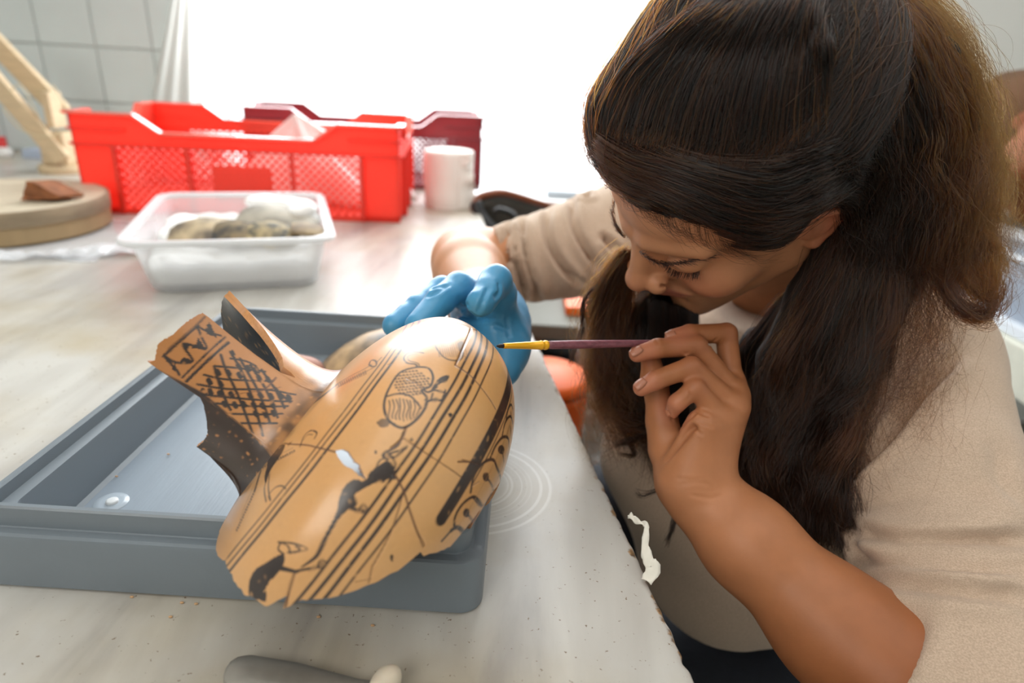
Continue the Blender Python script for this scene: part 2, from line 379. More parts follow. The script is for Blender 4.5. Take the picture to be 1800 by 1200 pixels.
# ================================================================= stacking crates
def crate_tr(m,c):
    nt=m.node_tree;b=nt.nodes['Principled BSDF'];t=nt.nodes.new('ShaderNodeBsdfTranslucent');t.inputs[0].default_value=(*c,1)
    x=nt.nodes.new('ShaderNodeMixShader');x.inputs[0].default_value=.5;nt.links.new(b.outputs[0],x.inputs[1]);nt.links.new(t.outputs[0],x.inputs[2]);nt.links.new(x.outputs[0],nt.nodes['Material Output'].inputs[0])
def crate(name,label,fr,fl,depth,h,yaw,col,colin,lbl):
    Wd=float(np.hypot(*(np.array(fr)-np.array(fl))[:2]))
    e=thing(name,label,'crate',((fr[0]+fl[0])/2,(fr[1]+fl[1])/2,TZ),yaw)
    e.location.x-=math.sin(yaw)*depth/2;e.location.y+=math.cos(yaw)*depth/2
    M=mat('crate_plastic_'+col,col,.38,sss=0,var=.08,vscale=12);crate_tr(M,hx(col)); MI=mat('crate_rib_'+colin,colin,.4);MR=mat('crate_rim_'+col,col,.22,coat=1);MR.node_tree.nodes['Principled BSDF'].inputs['Coat Roughness'].default_value=.25
    t=.004;hw,hd=Wd/2,depth/2;lo_=h-.032;
    rib=.012
    def wallp(nm,M4,w):
        """one side wall in its own frame: x along, z up, outer face at y=0"""
        bm=bmesh.new()
        # top band with dropped middle
        n=7;prof=[(-w/2,h),(-w/2+.115*w/.6,h),(-w/2+.16*w/.6,lo_),(w/2-.16*w/.6,lo_),(w/2-.115*w/.6,h),(w/2,h)]
        zb=h*.70
        for i in range(5):
            (x0,z0),(x1,z1)=prof[i],prof[i+1]
            q=[bm.verts.new(v) for v in((x0,0,zb),(x1,0,zb),(x1,0,z1),(x0,0,z0),(x0,t,zb),(x1,t,zb),(x1,t,z1),(x0,t,z0))]
            for f in((0,1,2,3),(5,4,7,6),(3,2,6,7),(1,0,4,5),(0,3,7,4),(2,1,5,6)):bm.faces.new([q[k] for k in f])
        box(bm,(0,t/2,.006),(w,t,.012))
        for sx_ in(-1,1): box(bm,(sx_*(w/2-.036),t/2,h*.36),(.072,t,h*.70))
        bm.transform(M4);bm_obj(nm,bm,M,e)
        # rim flange
        bm=bmesh.new()
        for i in range(5):
            (x0,z0),(x1,z1)=prof[i],prof[i+1];L_=math.hypot(x1-x0,z1-z0);A=math.atan2(z1-z0,x1-x0)
            box(bm,((x0+x1)/2,-.002,(z0+z1)/2),(L_+.004,.016,.005),None)
            vv=bm.verts[:] if False else None
            bm.verts.ensure_lookup_table();v8=bm.verts[-8:];bmesh.ops.rotate(bm,verts=v8,cent=((x0+x1)/2,0,(z0+z1)/2),matrix=Matrix.Rotation(-A,3,'Y'))
        bm.transform(M4);bm_obj('rim',bm,MR,e)
        # ribs
        bm=bmesh.new()
        xs=[-w/2+.074,w/2-.074]+([-w/6+.004,w/6-.004] if w>.45 else [0])
        for x in xs: box(bm,(x,-.004,h*.36),(.007,.014,h*.70))
        box(bm,(0,-.003,h*.70),(w,.010,.004));box(bm,(0,-.003,h*.87),(w*.99 if w<.1 else .0001,.010,.003))
        for sx_ in(-1,1): box(bm,(sx_*(w/2-.05),-.003,h*.85),(.10,.010,.003))
        bm.transform(M4);bm_obj('rib',bm,MI,e)
        # perforated panels: crossing diagonal bars
        xs=sorted(xs)
        for a,b3 in zip(xs[:-1],xs[1:]):
            bm=bmesh.new();x0,x1,z0,z1=a+.004,b3-.004,.012,h*.70;s=.0165
            H=z1-z0;Lx=x1-x0
            for sg in(1,-1):
                k=-H
                while k<Lx:
                    # line from (x0+k, z0) direction (1, sg)
                    pts=[]
                    u0=max(0,-k);u1=min(H,Lx-k)
                    if u1>u0:
                        xa,xb=x0+k+u0,x0+k+u1
                        za,zb_=(z0+u0,z0+u1) if sg>0 else (z1-u0,z1-u1)
                        L_=math.hypot(xb-xa,zb_-za);A=math.atan2(zb_-za,xb-xa)
                        r=bmesh.ops.create_cube(bm,size=1)
                        bmesh.ops.transform(bm,matrix=Matrix.Translation(((xa+xb)/2,t/2,(za+zb_)/2))@Matrix.Rotation(-A,4,'Y')@Matrix.Diagonal((L_,.003,.0038,1)),verts=r['verts'])
                    k+=s
            bm.transform(M4);o=bm_obj('perforated_panel',bm,M,e);o['kind']='stuff'
        if lbl and w>.45:
            bm=bmesh.new();box(bm,(0,-.0005,h*.36),(w*.185,.005,h*.36));bm.transform(M4);bm_obj('label_plate',bm,M,e,bevel=.001)
    wallp('front_wall',Matrix.Translation((0,-hd,0)),Wd)
    wallp('back_wall',Matrix.Translation((0,hd,0))@Matrix.Rotation(pi,4,'Z'),Wd)
    wallp('end_wall',Matrix.Translation((hw,0,0))@Matrix.Rotation(pi/2,4,'Z'),depth)
    wallp('end_wall',Matrix.Translation((-hw,0,0))@Matrix.Rotation(-pi/2,4,'Z'),depth)
    bm=bmesh.new();box(bm,(0,0,.005),(Wd-.006,depth-.006,.006));bm_obj('bottom',bm,M,e)
    return e
cr=crate('stacking_crate','bright red stacking crate with perforated sides and white tissue inside','x' and (-.248,1.319),(-.862,1.255),.37,.190,math.radians(5.95),'ff6450','ea3a2a',True)
crate('stacking_crate','dark maroon stacking crate standing behind the bright red crate',(-.112,1.772),(-.700,1.665),.24,.190,math.radians(10.3),'ad5058','8c3a44',False)
for m_ in bpy.data.materials:
    if m_.name.startswith('crate_plastic'):
        b=m_.node_tree.nodes['Principled BSDF'];b.inputs['Coat Weight'].default_value=.15
# crumpled white tissue in the red crate
M_tissue=mat('white_tissue','f1f0ee',.9,bump=.5,bscale=70,dist=.004,sss=.0)
def lump(name,c,r,m,seed,lobes=6,h=.004,rough=.25,parent=None,world=True):
    rs=np.random.default_rng(seed);c=np.array(c,float);r=np.array(r,float)
    cs=c+(rs.uniform(-1,1,(lobes,3)))*r*.5;rr_=r*(.5+.25*rs.random((lobes,1)))
    def fn(p):
        d=ell(p,c,r*.7)
        for i in range(lobes):d=smin(d,ell(p,cs[i],rr_[i]),.3*r.min())
        return d+rough*r.min()*.35*vnoise(p,2.2/r.min(),seed)
    v,f=surfnet(fn,c-r*1.5,c+r*1.5,h);return mesh_obj(name,v,f,m,parent,True,world)
# tissue: peaked crumpled cone
ti=thing('tissue','crumpled white tissue poking out of the red crate','tissue',(-.47,1.50,TZ))
vs=[];fs=[];n_=64;mrows=26
base=np.array([-.47,1.50,TZ+.01]);apex=Pp(520,200,1,1.46)
for i in range(mrows):
    u=i/(mrows-1)
    for j in range(n_):
        a_=2*pi*j/n_;fold=1+.25*math.sin(5*a_+3*u)+.12*math.sin(11*a_-2*u)
        rx=(.135*(1-u)+.004)*fold;ry=(.09*(1-u)+.004)*fold
        sh=u**1.3
        vs.append((base[0]+(apex[0]-base[0])*sh+rx*math.cos(a_)+.05*(1-u)*math.cos(a_),base[1]+(apex[1]-base[1])*sh+ry*math.sin(a_),base[2]+(apex[2]-base[2])*(u**.8)+.008*math.sin(7*a_)*(1-u)*u*3))
for i in range(mrows-1):
    for j in range(n_):fs.append((i*n_+j,i*n_+(j+1)%n_,(i+1)*n_+(j+1)%n_,(i+1)*n_+j))
fs.append(tuple(range(n_-1,-1,-1)));fs.append(tuple((mrows-1)*n_+j for j in range(n_)))
mesh_obj('paper',vs,fs,M_tissue,ti)

# ---- toilet roll
rl=thing('paper_roll','soft white paper roll standing by the end of the red crate','paper roll',(-.172,1.535,TZ))
M_roll=mat('paper_roll_white','f6f0ea',.95,bump=.35,bscale=260,dist=.0015,stretch=(.3,.3,1.6))
n_=72;vs=[];fs=[];prof=[(.018,.128),(.05,.130),(.056,.127),(.0575,.120),(.057,.09),(.0575,.06),(.057,.03),(.056,.006),(.054,.0)]
for i,(r,z) in enumerate(prof):
    for j in range(n_):
        a_=2*pi*j/n_;w_=.0012*math.sin(3*a_+z*60)+.0008*math.sin(9*a_+z*130)+.0015*math.sin(z*160)*(1 if r>.05 else 0)
        vs.append(((r+w_)*math.cos(a_),(r+w_)*math.sin(a_),z))
for i in range(len(prof)-1):
    for j in range(n_):fs.append((i*n_+j,(i+1)*n_+j,(i+1)*n_+(j+1)%n_,i*n_+(j+1)%n_))
fs.append(tuple((len(prof)-1)*n_+j for j in range(n_)))
mesh_obj('roll',vs,fs,M_roll,rl,world=False)
v,f=lathe_v([(.018,.1285),(.0175,.1285),(.0175,.02),(.018,.02)],32);mesh_obj('core',v,f,mat('card_core','b79d7c',.9),rl,world=False)
# loose end of paper, ragged, on the right/front
vs=[];fs=[];nu,nv=26,14
for i in range(nu):
    u=i/(nu-1);z=.128-.126*u
    wd=.012+.05*u+.006*math.sin(u*23)
    for j in range(nv):
        v_=j/(nv-1);a_=math.radians(-62+ (wd/.058)*57*v_);r=.0592+.010*v_**2*(1+math.sin(u*17)*.5)+.008*max(0,u-.75)*v_*4
        vs.append((r*math.cos(a_),r*math.sin(a_),max(z,.002)))
for i in range(nu-1):
    for j in range(nv-1):a=i*nv+j;fs.append((a,a+1,a+nv+1,a+nv))
o=mesh_obj('loose_sheet',vs,fs,M_roll,rl,world=False);o.modifiers.new('s','SOLIDIFY').thickness=.0012

# ================================================================= round bentwood box (drum)
M_bw=mat('bentwood','b59a72',.6,var=.25,vscale=14,stretch=(1,1,.25),bump=.25,bscale=40,col2=None)
M_bwd=mat('bentwood_lid','a89478',.6,var=.45,vscale=9,stretch=(1,1,4),bump=.2,bscale=60)
M_bt=mat('bentwood_top','cdc0a8',.55,var=.16,vscale=18,stretch=(1,4,1))
DR=(-.924,1.105);dr=thing('bentwood_box','round shallow bentwood box with a thin lid at the table side','box',(DR[0],DR[1],TZ))
v,f=lathe_v([(0,.003),(.172,.003),(.1745,.006),(.1745,.034),(.17,.034)],96);mesh_obj('box_body',v,f,M_bw,dr,False,False)
v,f=lathe_v([(.171,.033),(.1775,.033),(.1775,.056),(.1765,.0575),(.172,.0575)],96);o=mesh_obj('lid_band',v,f,M_bwd,dr,False,False);autosm(o)
v,f=lathe_v([(.173,.0565),(.1725,.0572),(.0,.0572)],96);mesh_obj('lid_top',v,f,M_bt,dr,False,False)
# a sherd on the lid: curved wedge
def sherd(name,label,outline,loc,rot,curv,th,m,m_in=None,group=None,cat='sherd',parent=None,res=.003,col=None,h=0):
    """outline: list of (x,y) in m; bent about x axis with radius curv"""
    pl=np.array(outline,float);lo_,hi_=pl.min(0),pl.max(0)
    bm=bmesh.new();vb=[bm.verts.new((x,y,0)) for x,y in pl];f0=bm.faces.new(vb)
    for ax_,c0,c1 in((0,lo_[0],hi_[0]),(1,lo_[1],hi_[1])):
        k=c0+res
        while k<c1:
            no=(1,0,0) if ax_==0 else (0,1,0);co=(k,0,0) if ax_==0 else (0,k,0)
            bmesh.ops.bisect_plane(bm,geom=bm.verts[:]+bm.edges[:]+bm.faces[:],plane_co=co,plane_no=no);k+=res*2
    r=bmesh.ops.extrude_face_region(bm,geom=bm.faces[:]);tv=[g for g in r['geom'] if isinstance(g,bmesh.types.BMVert)]
    bmesh.ops.translate(bm,vec=(0,0,th),verts=tv)
    for v in bm.verts:
        a_=v.co.y/curv;rad=curv+v.co.z+mnoise.noise(v.co*160)*th*.12
        zc=v.co.x*v.co.x/(2*curv)*.6
        v.co=Vector((v.co.x,rad*math.sin(a_),rad*math.cos(a_)-curv-zc))
    o=bm_obj(name,bm,m,parent);autosm(o,.6);o.location=loc;o.rotation_euler=rot
    if label:tag(o,label,cat,group)
    return o
M_sherd=mat('terracotta_break','9a5f38',.75,var=.4,vscale=60,bump=.3,bscale=200)
# wedge-like fragment standing on its edge on the lid
bm=bmesh.new();A_=[Pp(37,352,1,1.07),Pp(45,318,1,1.07),Pp(60,320,1,1.07),Pp(103,344,1,1.07),Pp(100,350,1,1.07)]
pb=[bm.verts.new((p[0],p[1]+.0,max(p[2],TZ+.0575))) for p in A_];pb2=[bm.verts.new((p[0]+.012,p[1]+.045,max(p[2]-.004,TZ+.0575))) for p in A_]
bm.faces.new(pb);bm.faces.new(pb2[::-1])
for i in range(5):bm.faces.new([pb[i],pb2[i],pb2[(i+1)%5],pb[(i+1)%5]])
bmesh.ops.recalc_face_normals(bm,faces=bm.faces)
bmesh.ops.subdivide_edges(bm,edges=bm.edges[:],cuts=3,use_grid_fill=True)
for v in bm.verts:v.co+=Vector((mnoise.noise(v.co*90),mnoise.noise(v.co*90+Vector((3,1,2))),0))*.003
o=bm_obj('sherd',bm,M_sherd,smooth=False);tag(o,'brown wedge-shaped terracotta sherd lying on the bentwood box lid','sherd')

# plastic sheet sticking out under the drum
def film(name,label,cx,cy,sx_,sy_,rz,z0,amp,m,seed=0,cat='plastic sheet',n=60):
    vs=[];fs=[]
    for i in range(n):
        for j in range(n):
            x=(i/(n-1)-.5)*sx_;y=(j/(n-1)-.5)*sy_
            e_=min(1,4*min(i,n-1-i)/n);x*=1+.03*math.sin(j*.5+seed);y*=1+.04*math.sin(i*.43+seed)
            h_=abs(mnoise.noise(Vector((x*14,y*14,seed))))+.5*abs(mnoise.noise(Vector((x*37,y*37,seed+5))))
            vs.append((x,y,z0+amp*h_))
    for i in range(n-1):
        for j in range(n-1):a=i*n+j;fs.append((a,a+1,a+n+1,a+n))
    o=mesh_obj(name,vs,fs,m);o.location=(cx,cy,0);o.rotation_euler=(0,0,rz);tag(o,label,cat);o.modifiers.new('s','SOLIDIFY').thickness=.0003
    return o
M_film=bpy.data.materials.new('clear_film');M_film.use_nodes=True;nt=M_film.node_tree;b=nt.nodes['Principled BSDF'];b.inputs['Base Color'].default_value=(.85,.87,.9,1);b.inputs['Roughness'].default_value=.15;b.inputs['Alpha'].default_value=.38;b.inputs['Specular IOR Level'].default_value=.8
film('plastic_sheet','crumpled clear plastic sheet under the bentwood box',-.86,1.06,.42,.27,.05,TZ+.0005,.0018,M_film,3)
o_s=film('plastic_sheet','gathered clear plastic edge between bentwood box and tub',-.70,.957,.20,.05,.45,TZ+.001,.02,M_film,8,n=40)

# ================================================================= wooden articulated arm at far left
M_pine=mat('pale_pine','dcc5a0',.55,var=.15,vscale=20,stretch=(1,1,6))
arm=thing('wooden_arm','pale wooden articulated lamp arm of two slats leaning over the table','lamp arm',(-1.19,1.70,TZ))
def slat(name,a,b_,w,t,m,parent):
    a=Vector(a);b_=Vector(b_);d=b_-a;L_=d.length;q=d.to_track_quat('X','Z').to_matrix().to_4x4()
    bm=bmesh.new();box(bm,(0,0,0),(L_,t,w));bm.transform(Matrix.Translation((a+b_)/2)@q);return bm_obj(name,bm,m,parent,world=True,bevel=.002)
a1=Pp(-60,22,1,1.72);b1=Pp(112,200,1,1.72);slat('arm_slat',a1,b1,.048,.018,M_pine,arm)
a2=Pp(-60,84,1,1.66);b2=Pp(112,282,1,1.66);slat('arm_slat',a2,b2,.044,.018,M_pine,arm)
bm=bmesh.new();pc=Pp(108,292,1,1.69);box(bm,(pc[0]+.005,1.70,TZ+.021+.04),(.066,.075,.08));bm_obj('joint_block',bm,M_pine,arm,world=True,bevel=.004)
v,f=lathe_v([(0,.0),(.06,0),(.062,.004),(.062,.016),(.058,.020),(0,.020)],40,(pc[0]+.005,1.70,TZ));mesh_obj('foot',v,f,M_pine,arm,False)
bm=bmesh.new();pq=Pp(100,178,1,1.70);box(bm,(pq[0]-.005,1.69,pq[2]-.02),(.02,.05,.085));bm_obj('link_plate',bm,M_pine,arm,world=True,bevel=.003)
M_band=mat('cord_beige','d9cba8',.6)
pts=catmull([Pp(x,y,1,1.64) for x,y in((5,190),(30,222),(70,240),(110,232),(140,224),(125,205),(100,160),(92,150))],50);tube('cord',pts,.0016,M_band,arm,6)
pts=catmull([Pp(x,y,1,1.65) for x,y in((15,165),(35,150),(60,190),(95,262),(118,300))],30);tube('cord',pts,.0013,M_band,arm,6)
# small bottles against the wall
bt=thing('bottle','small pink bottle by the tiled wall','bottle',(-1.66,1.93,TZ));v,f=lathe_v([(0,0),(.03,0),(.032,.01),(.031,.06),(.012,.082),(.012,.1),(0,.1)],28);mesh_obj('bottle_body',v,f,mat('pink_plastic','e79ac0',.4),bt,world=False)
v,f=lathe_v([(.014,.098),(.014,.118),(0,.118)],20);mesh_obj('cap',v,f,M_white,bt,world=False)
bt=thing('bottle','small white bottle with a red cap by the tiled wall','bottle',(-1.50,1.88,TZ));v,f=lathe_v([(0,0),(.022,0),(.023,.01),(.022,.02),(.010,.03),(0,.03)],28);mesh_obj('bottle_body',v,f,M_white,bt,world=False)
v,f=lathe_v([(0.012,.026),(.012,.056),(0,.056)],20);mesh_obj('cap',v,f,mat('red_cap','d21f1f',.35),bt,world=False)
bm=bmesh.new();box(bm,(-1.40,1.90,TZ+.013),(.09,.05,.025));o=bm_obj('small_box',bm,mat('pale_blue_card','b9c6dc',.6),bevel=.003);tag(o,'small pale blue box by the wall behind the wooden arm','box')

# ================================================================= translucent tub with sherds
tub=thing('plastic_tub','translucent white plastic tub holding painted sherds on cotton','tub',(-.437,.98,TZ),math.radians(19.5))
M_tub=bpy.data.materials.new('translucent_plastic');M_tub.use_nodes=True;nt=M_tub.node_tree;b=nt.nodes['Principled BSDF'];b.inputs['Base Color'].default_value=(.86,.88,.9,1);b.inputs['Roughness'].default_value=.25;b.inputs['Alpha'].default_value=.36
def rrect(w,d,r,z,n=8):
    o=[]
    for cx,cy,a0 in((w/2-r,d/2-r,0),(-w/2+r,d/2-r,90),(-w/2+r,-d/2+r,180),(w/2-r,-d/2+r,270)):
        for k in range(n+1):
            a_=math.radians(a0+90*k/n);o.append((cx+r*math.cos(a_),cy+r*math.sin(a_),z))
    return o
def rings(name,rl_,m,parent,close_first=True,close_last=True,smooth=True,world=False,ang=.6):
    vs=[];fs=[];n=len(rl_[0])
    for r in rl_:vs+=r
    for i in range(len(rl_)-1):
        for j in range(n):fs.append((i*n+j,i*n+(j+1)%n,(i+1)*n+(j+1)%n,(i+1)*n+j))
    if close_first:fs.append(tuple(range(n-1,-1,-1)))
    if close_last:fs.append(tuple((len(rl_)-1)*n+j for j in range(n)))
    o=mesh_obj(name,vs,fs,m,parent,True,world);autosm(o,ang);return o
bw,bd,tw,td=.222,.30,.262,.345
rings('tub_body',[rrect(bw-.01,bd-.01,.03,0.001),rrect(bw,bd,.032,.006),rrect(tw-.012,td-.012,.034,.074),rrect(tw-.016,td-.016,.033,.074),rrect(bw-.004,bd-.004,.03,.008),rrect(bw-.014,bd-.014,.028,.004)],M_tub,tub)
rings('tub_rim',[rrect(tw-.014,td-.014,.034,.072),rrect(tw+.008,td+.008,.036,.0745),rrect(tw+.012,td+.012,.037,.072),rrect(tw+.013,td+.013,.037,.077),rrect(tw+.008,td+.008,.036,.0795),rrect(tw-.014,td-.014,.034,.0785),rrect(tw-.014,td-.014,.034,.072)],mat('tub_rim_white','e9ecee',.3,alpha=.7),tub,False,False)
M_cot=mat('cotton','f4f3f1',.95,bump=.6,bscale=80,dist=.004)
tl=tub.matrix_basis.copy()
tl=Matrix.Translation(tub.location)@Matrix.Rotation(math.radians(19.5),4,'Z')
def TL(x,y,z):return tuple(tl@Vector((x,y,z)))
# cotton bed
cb=thing('cotton_bed','white cotton wadding filling the translucent tub','cotton',(tub.location.x,tub.location.y,TZ+.01))
Mi=np.array(tl.inverted())
def fnc(p):
    q=p@Mi[:3,:3].T+Mi[:3,3]
    hh=.045+.008*vnoise(q,38,2)+.006*vnoise(q,90,5)
    dx=np.abs(q[:,0])-(.103+.22*q[:,2]);dy=np.abs(q[:,1])-(.138+.25*q[:,2])
    return smax(smax(smax(dx,dy,.03),q[:,2]-hh,.012),.008-q[:,2],.004)
c0=np.array(TL(0,0,.03));v,f=surfnet(fnc,c0-[.22,.22,.035],c0+[.22,.22,.05],.004);mesh_obj('wadding',v,f,M_cot,cb)
for k,(x,y,z,r,lab) in enumerate(((-.075,-.02,.062,(.032,.045,.018),'loose cotton tuft at the side of the tub nearest the box'),(.062,.06,.070,(.06,.04,.022),'rounded cotton pad behind the sherds in the tub'),(.092,.02,.07,(.03,.05,.02),'cotton fold along the tub side nearest the paper roll'))):
    o=lump('cotton_tuft',TL(x,y,z),r,M_cot,20+k,h=.003);tag(o,lab,'cotton')
def smat(n,c1,c2,s=35):return mat(n,c1,.6,col2=c2,vscale=s,bump=.15,bscale=120)
S1=smat('sherd_cream','c9b491','63584c',28);S2=smat('sherd_dark','3e3d3b','8e7b5c',60);S3=smat('sherd_speck','b09c72','4d4a40',90)
sherd('sherd','long cream sherd with dark streaks, against the cotton at the tub side nearest the box',[(-.055,-.02),(-.02,-.03),(.03,-.024),(.06,-.005),(.05,.018),(0,.028),(-.04,.02)],TL(-.045,-.055,.064),(.5,-.08,math.radians(30)),.08,.006,S1)
sherd('sherd','large pale sherd with a dark broken tip, topmost in the tub',[(-.06,-.02),(-.02,-.034),(.04,-.03),(.07,-.01),(.06,.02),(0,.035),(-.05,.022)],TL(.055,-.02,.074),(.45,.12,math.radians(8)),.085,.006,smat('sherd_grey','bdb5a6','817b70',20))
sherd('sherd','small sherd half cream half black-glazed in the front of the tub',[(-.028,-.02),(.01,-.026),(.03,-.01),(.03,.015),(0,.024),(-.024,.016)],TL(-.002,-.095,.070),(.55,0,math.radians(12)),.07,.006,S2)
sherd('sherd','speckled olive sherd leaning at the front rim of the tub',[(-.034,-.02),(0,-.03),(.036,-.016),(.04,.01),(.005,.026),(-.03,.018)],TL(.05,-.10,.069),(.5,.1,math.radians(20)),.07,.006,S3)
sherd('sherd','brown-edged sherd beside the speckled one in the tub',[(-.02,-.012),(.02,-.016),(.028,.004),(0,.016),(-.02,.01)],TL(.098,-.095,.072),(.3,.1,math.radians(20)),.07,.006,smat('sherd_brown','6e5a44','a28b66',50))

# ================================================================= chair behind the table
ch=thing('chair','dark mesh-backed chair with a curved wooden rail behind the table corner','chair',(.12,1.35,0))
M_rail=mat('rail_wood','8a4f33',.4,var=.2,vscale=20);M_blk=mat('black_plastic','17191c',.45);M_seatd=mat('chair_dark','2b2e31',.6,bump=.3,bscale=200)
def Ud(l,d):return [U(x,y,d+dd) for x,y,dd in l]
rp=catmull(Ud([(830,372,.0),(838,352,0),(850,343,0),(880,338,.0),(912,345,.02),(950,357,.05),(990,366,.10),(1040,372,.18)],1.50),60)
tube('wood_rail',rp,.0085,M_rail,ch,10)
# back panel hanging from rail
vs=[];fs=[];k=len(rp);nz_=12
for i in range(k):
    for j in range(nz_):
        u=j/(nz_-1);p=rp[i].copy();p[2]-=.01+.24*u;p[1]+=.03*math.sin(u*2);p[0]+=(.03*u*(1-i/(k-1)));vs.append(p)
for i in range(9,k-1):
    for j in range(nz_-1):a=i*nz_+j;fs.append((a,a+1,a+nz_+1,a+nz_))
o=mesh_obj('back_panel',vs,fs,mat('chair_mesh','4b4b46',.7,var=.4,vscale=200),ch);o.modifiers.new('s','SOLIDIFY').thickness=.012
tube('back_frame',catmull(Ud([(836,356,-.01),(845,380,-.01),(868,405,-.01),(900,430,0),(930,470,0)],1.48),24),.014,M_blk,ch,10)
tube('back_frame',catmull(Ud([(868,372,-.02),(880,368,-.02),(905,380,-.02),(920,420,-.02)],1.48),24),.006,M_blk,ch,8)
sc_=U(985,470,1.45)
v,f=lathe_v([(0,.03),(.17,.03),(.2,.02),(.205,0),(.19,-.02),(0,-.03)],40,(sc_[0]+.05,sc_[1]+.05,.46));mesh_obj('seat',v,f,M_seatd,ch)
pb_=U(945,600,1.25);zz=np.linspace(.44,.10,60);tube('gas_bellows',[(pb_[0],pb_[1],z) for z in zz],[.030+.006*math.sin(i*.9) for i in range(60)],M_blk,ch,20)
for k in range(5):
    a_=2*pi*k/5+.3;tube('leg',[(pb_[0],pb_[1],.09),(pb_[0]+.14*math.cos(a_),pb_[1]+.14*math.sin(a_),.075),(pb_[0]+.27*math.cos(a_),pb_[1]+.27*math.sin(a_),.05)],[.02,.017,.013],M_blk,ch,8)
    v,f=lathe_v([(0,-.024),(.018,-.02),(.024,0),(.018,.02),(0,.024)],16,(pb_[0]+.27*math.cos(a_),pb_[1]+.27*math.sin(a_),.0245));mesh_obj('caster',v,f,M_blk,ch)
# orange things and a clear bag beyond the table edge
M_or=mat('orange_plastic','f2680c',.45)
pb2=U(960,682,1.05)
bk=thing('bucket','round orange plastic bucket on the floor past the table edge','bucket',(pb2[0],pb2[1],0))
v,f=lathe_v([(0,.004),(.05,.004),(.058,pb2[2]*.5),(.068,pb2[2]-.01),(.071,pb2[2]+.012),(.066,pb2[2]+.012),(.05,.02),(0,.02)],48,(0,0,0));mesh_obj('bucket_body',v,f,M_or,bk,world=False)
v,f=lathe_v([(.066,pb2[2]+.010),(.073,pb2[2]+.010),(.074,pb2[2]+.022),(.06,pb2[2]+.030),(0,pb2[2]+.034)],48);mesh_obj('bucket_lid',v,f,M_or,bk,world=False)
M_bag=M_film.copy();M_bag.name='bag_film';M_bag.node_tree.nodes['Principled BSDF'].inputs['Alpha'].default_value=.14
o=film('plastic_bag','crumpled clear plastic bag hanging past the table edge',0,0,.16,.30,0,0,.05,M_bag,12,'plastic bag',n=50)
o.matrix_world=Matrix.Translation(U(1085,720,1.12))@Matrix.Rotation(1.2,4,'X')
p=U(1040,524,1.35);bm=bmesh.new();box(bm,tuple(p),(.12,.18,.018));o=bm_obj('notebook',bm,M_or,bevel=.003);tag(o,'orange notebook on a low stool behind the long hair','notebook')
st=thing('stool','low grey stool under the orange notebook','stool',(p[0],p[1],0));
bm=bmesh.new();box(bm,(p[0],p[1],p[2]-.024),(.3,.3,.03));bm_obj('seat',bm,mat('stool_grey','6c6b60',.6),st,world=True,bevel=.004)
for x in(-.12,.12):
    for y in(-.12,.12):
        bm=bmesh.new();hz=p[2]-.038;box(bm,(p[0]+x,p[1]+y,hz/2),(.03,.03,hz));bm_obj('leg',bm,bpy.data.materials['stool_grey'],st,world=True)

# ================================================================= right-hand table, grey crate, vessels
X0=.92
q1=Pp(1735,565,0,X0);q2=Pp(1800,592,0,X0)
zt=float((q1[2]+q2[2])/2)-.005
st2=thing('side_table','pale side table carrying the grey crate behind her shoulder','table',(X0+.4,1.2,0))
M_st=mat('side_table_cream','d9dacb',.5,var=.1)
bm=bmesh.new();box(bm,(X0+.4,1.25,zt-.045),(.84,1.1,.09));bm_obj('table_top',bm,M_st,st2,world=True,bevel=.004)
for x in(.05,.75):
    for y in(.8,1.7):
        bm=bmesh.new();box(bm,(X0+x,y,(zt-.09)/2),(.05,.05,zt-.09));bm_obj('leg',bm,M_leg,st2,world=True)
ytop=Pp(1742,396,0,X0+.01);hcr=float(ytop[2])-zt
gc=thing('grey_crate','grey-blue plastic crate with white ribs beside her shoulder','crate',(X0+.28,1.22,zt))
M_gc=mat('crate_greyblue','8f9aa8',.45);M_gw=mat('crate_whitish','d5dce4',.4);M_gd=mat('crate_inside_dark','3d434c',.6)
gy0,gy1=.86,1.42
def gbox(n,c,s,m_,bv=.003):
    bm=bmesh.new();box(bm,c,s);return bm_obj(n,bm,m_,gc,world=True,bevel=bv)
gbox('side_wall',(X0+.015,(1.06+gy1)/2,zt+hcr/2),(.008,gy1-1.06,hcr*.96),M_gc)
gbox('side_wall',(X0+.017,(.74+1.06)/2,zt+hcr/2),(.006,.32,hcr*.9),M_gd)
gbox('side_wall',(X0+.55,(gy0+gy1)/2-.05,zt+hcr/2),(.008,gy1-gy0+.1,hcr*.96),M_gc)
gbox('end_wall',(X0+.28,gy1,zt+hcr/2),(.54,.008,hcr*.96),M_gc)
gbox('end_wall',(X0+.28,.75,zt+hcr/2),(.54,.008,hcr*.96),M_gc)
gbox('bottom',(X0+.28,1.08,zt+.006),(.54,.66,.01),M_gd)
gbox('rim',(X0+.01,1.08,zt+hcr),(.03,.68,.014),M_gw);gbox('rim',(X0+.28,gy1,zt+hcr),(.56,.03,.014),M_gw)
gbox('rib',(X0+.008,1.08,zt+hcr*.78),(.022,.68,.010),M_gw);gbox('rib',(X0+.008,1.08,zt+.012),(.03,.68,.022),M_gw);gbox('rib',(X0+.006,1.06,zt+hcr/2),(.02,.02,hcr*.9),M_gw)
M_tc=mat('terracotta_dull','6b4a2e',.8,var=.3,vscale=8,bump=.3,bscale=50);M_tc2=mat('terracotta_orange','8a4e28',.75,var=.2,vscale=8)
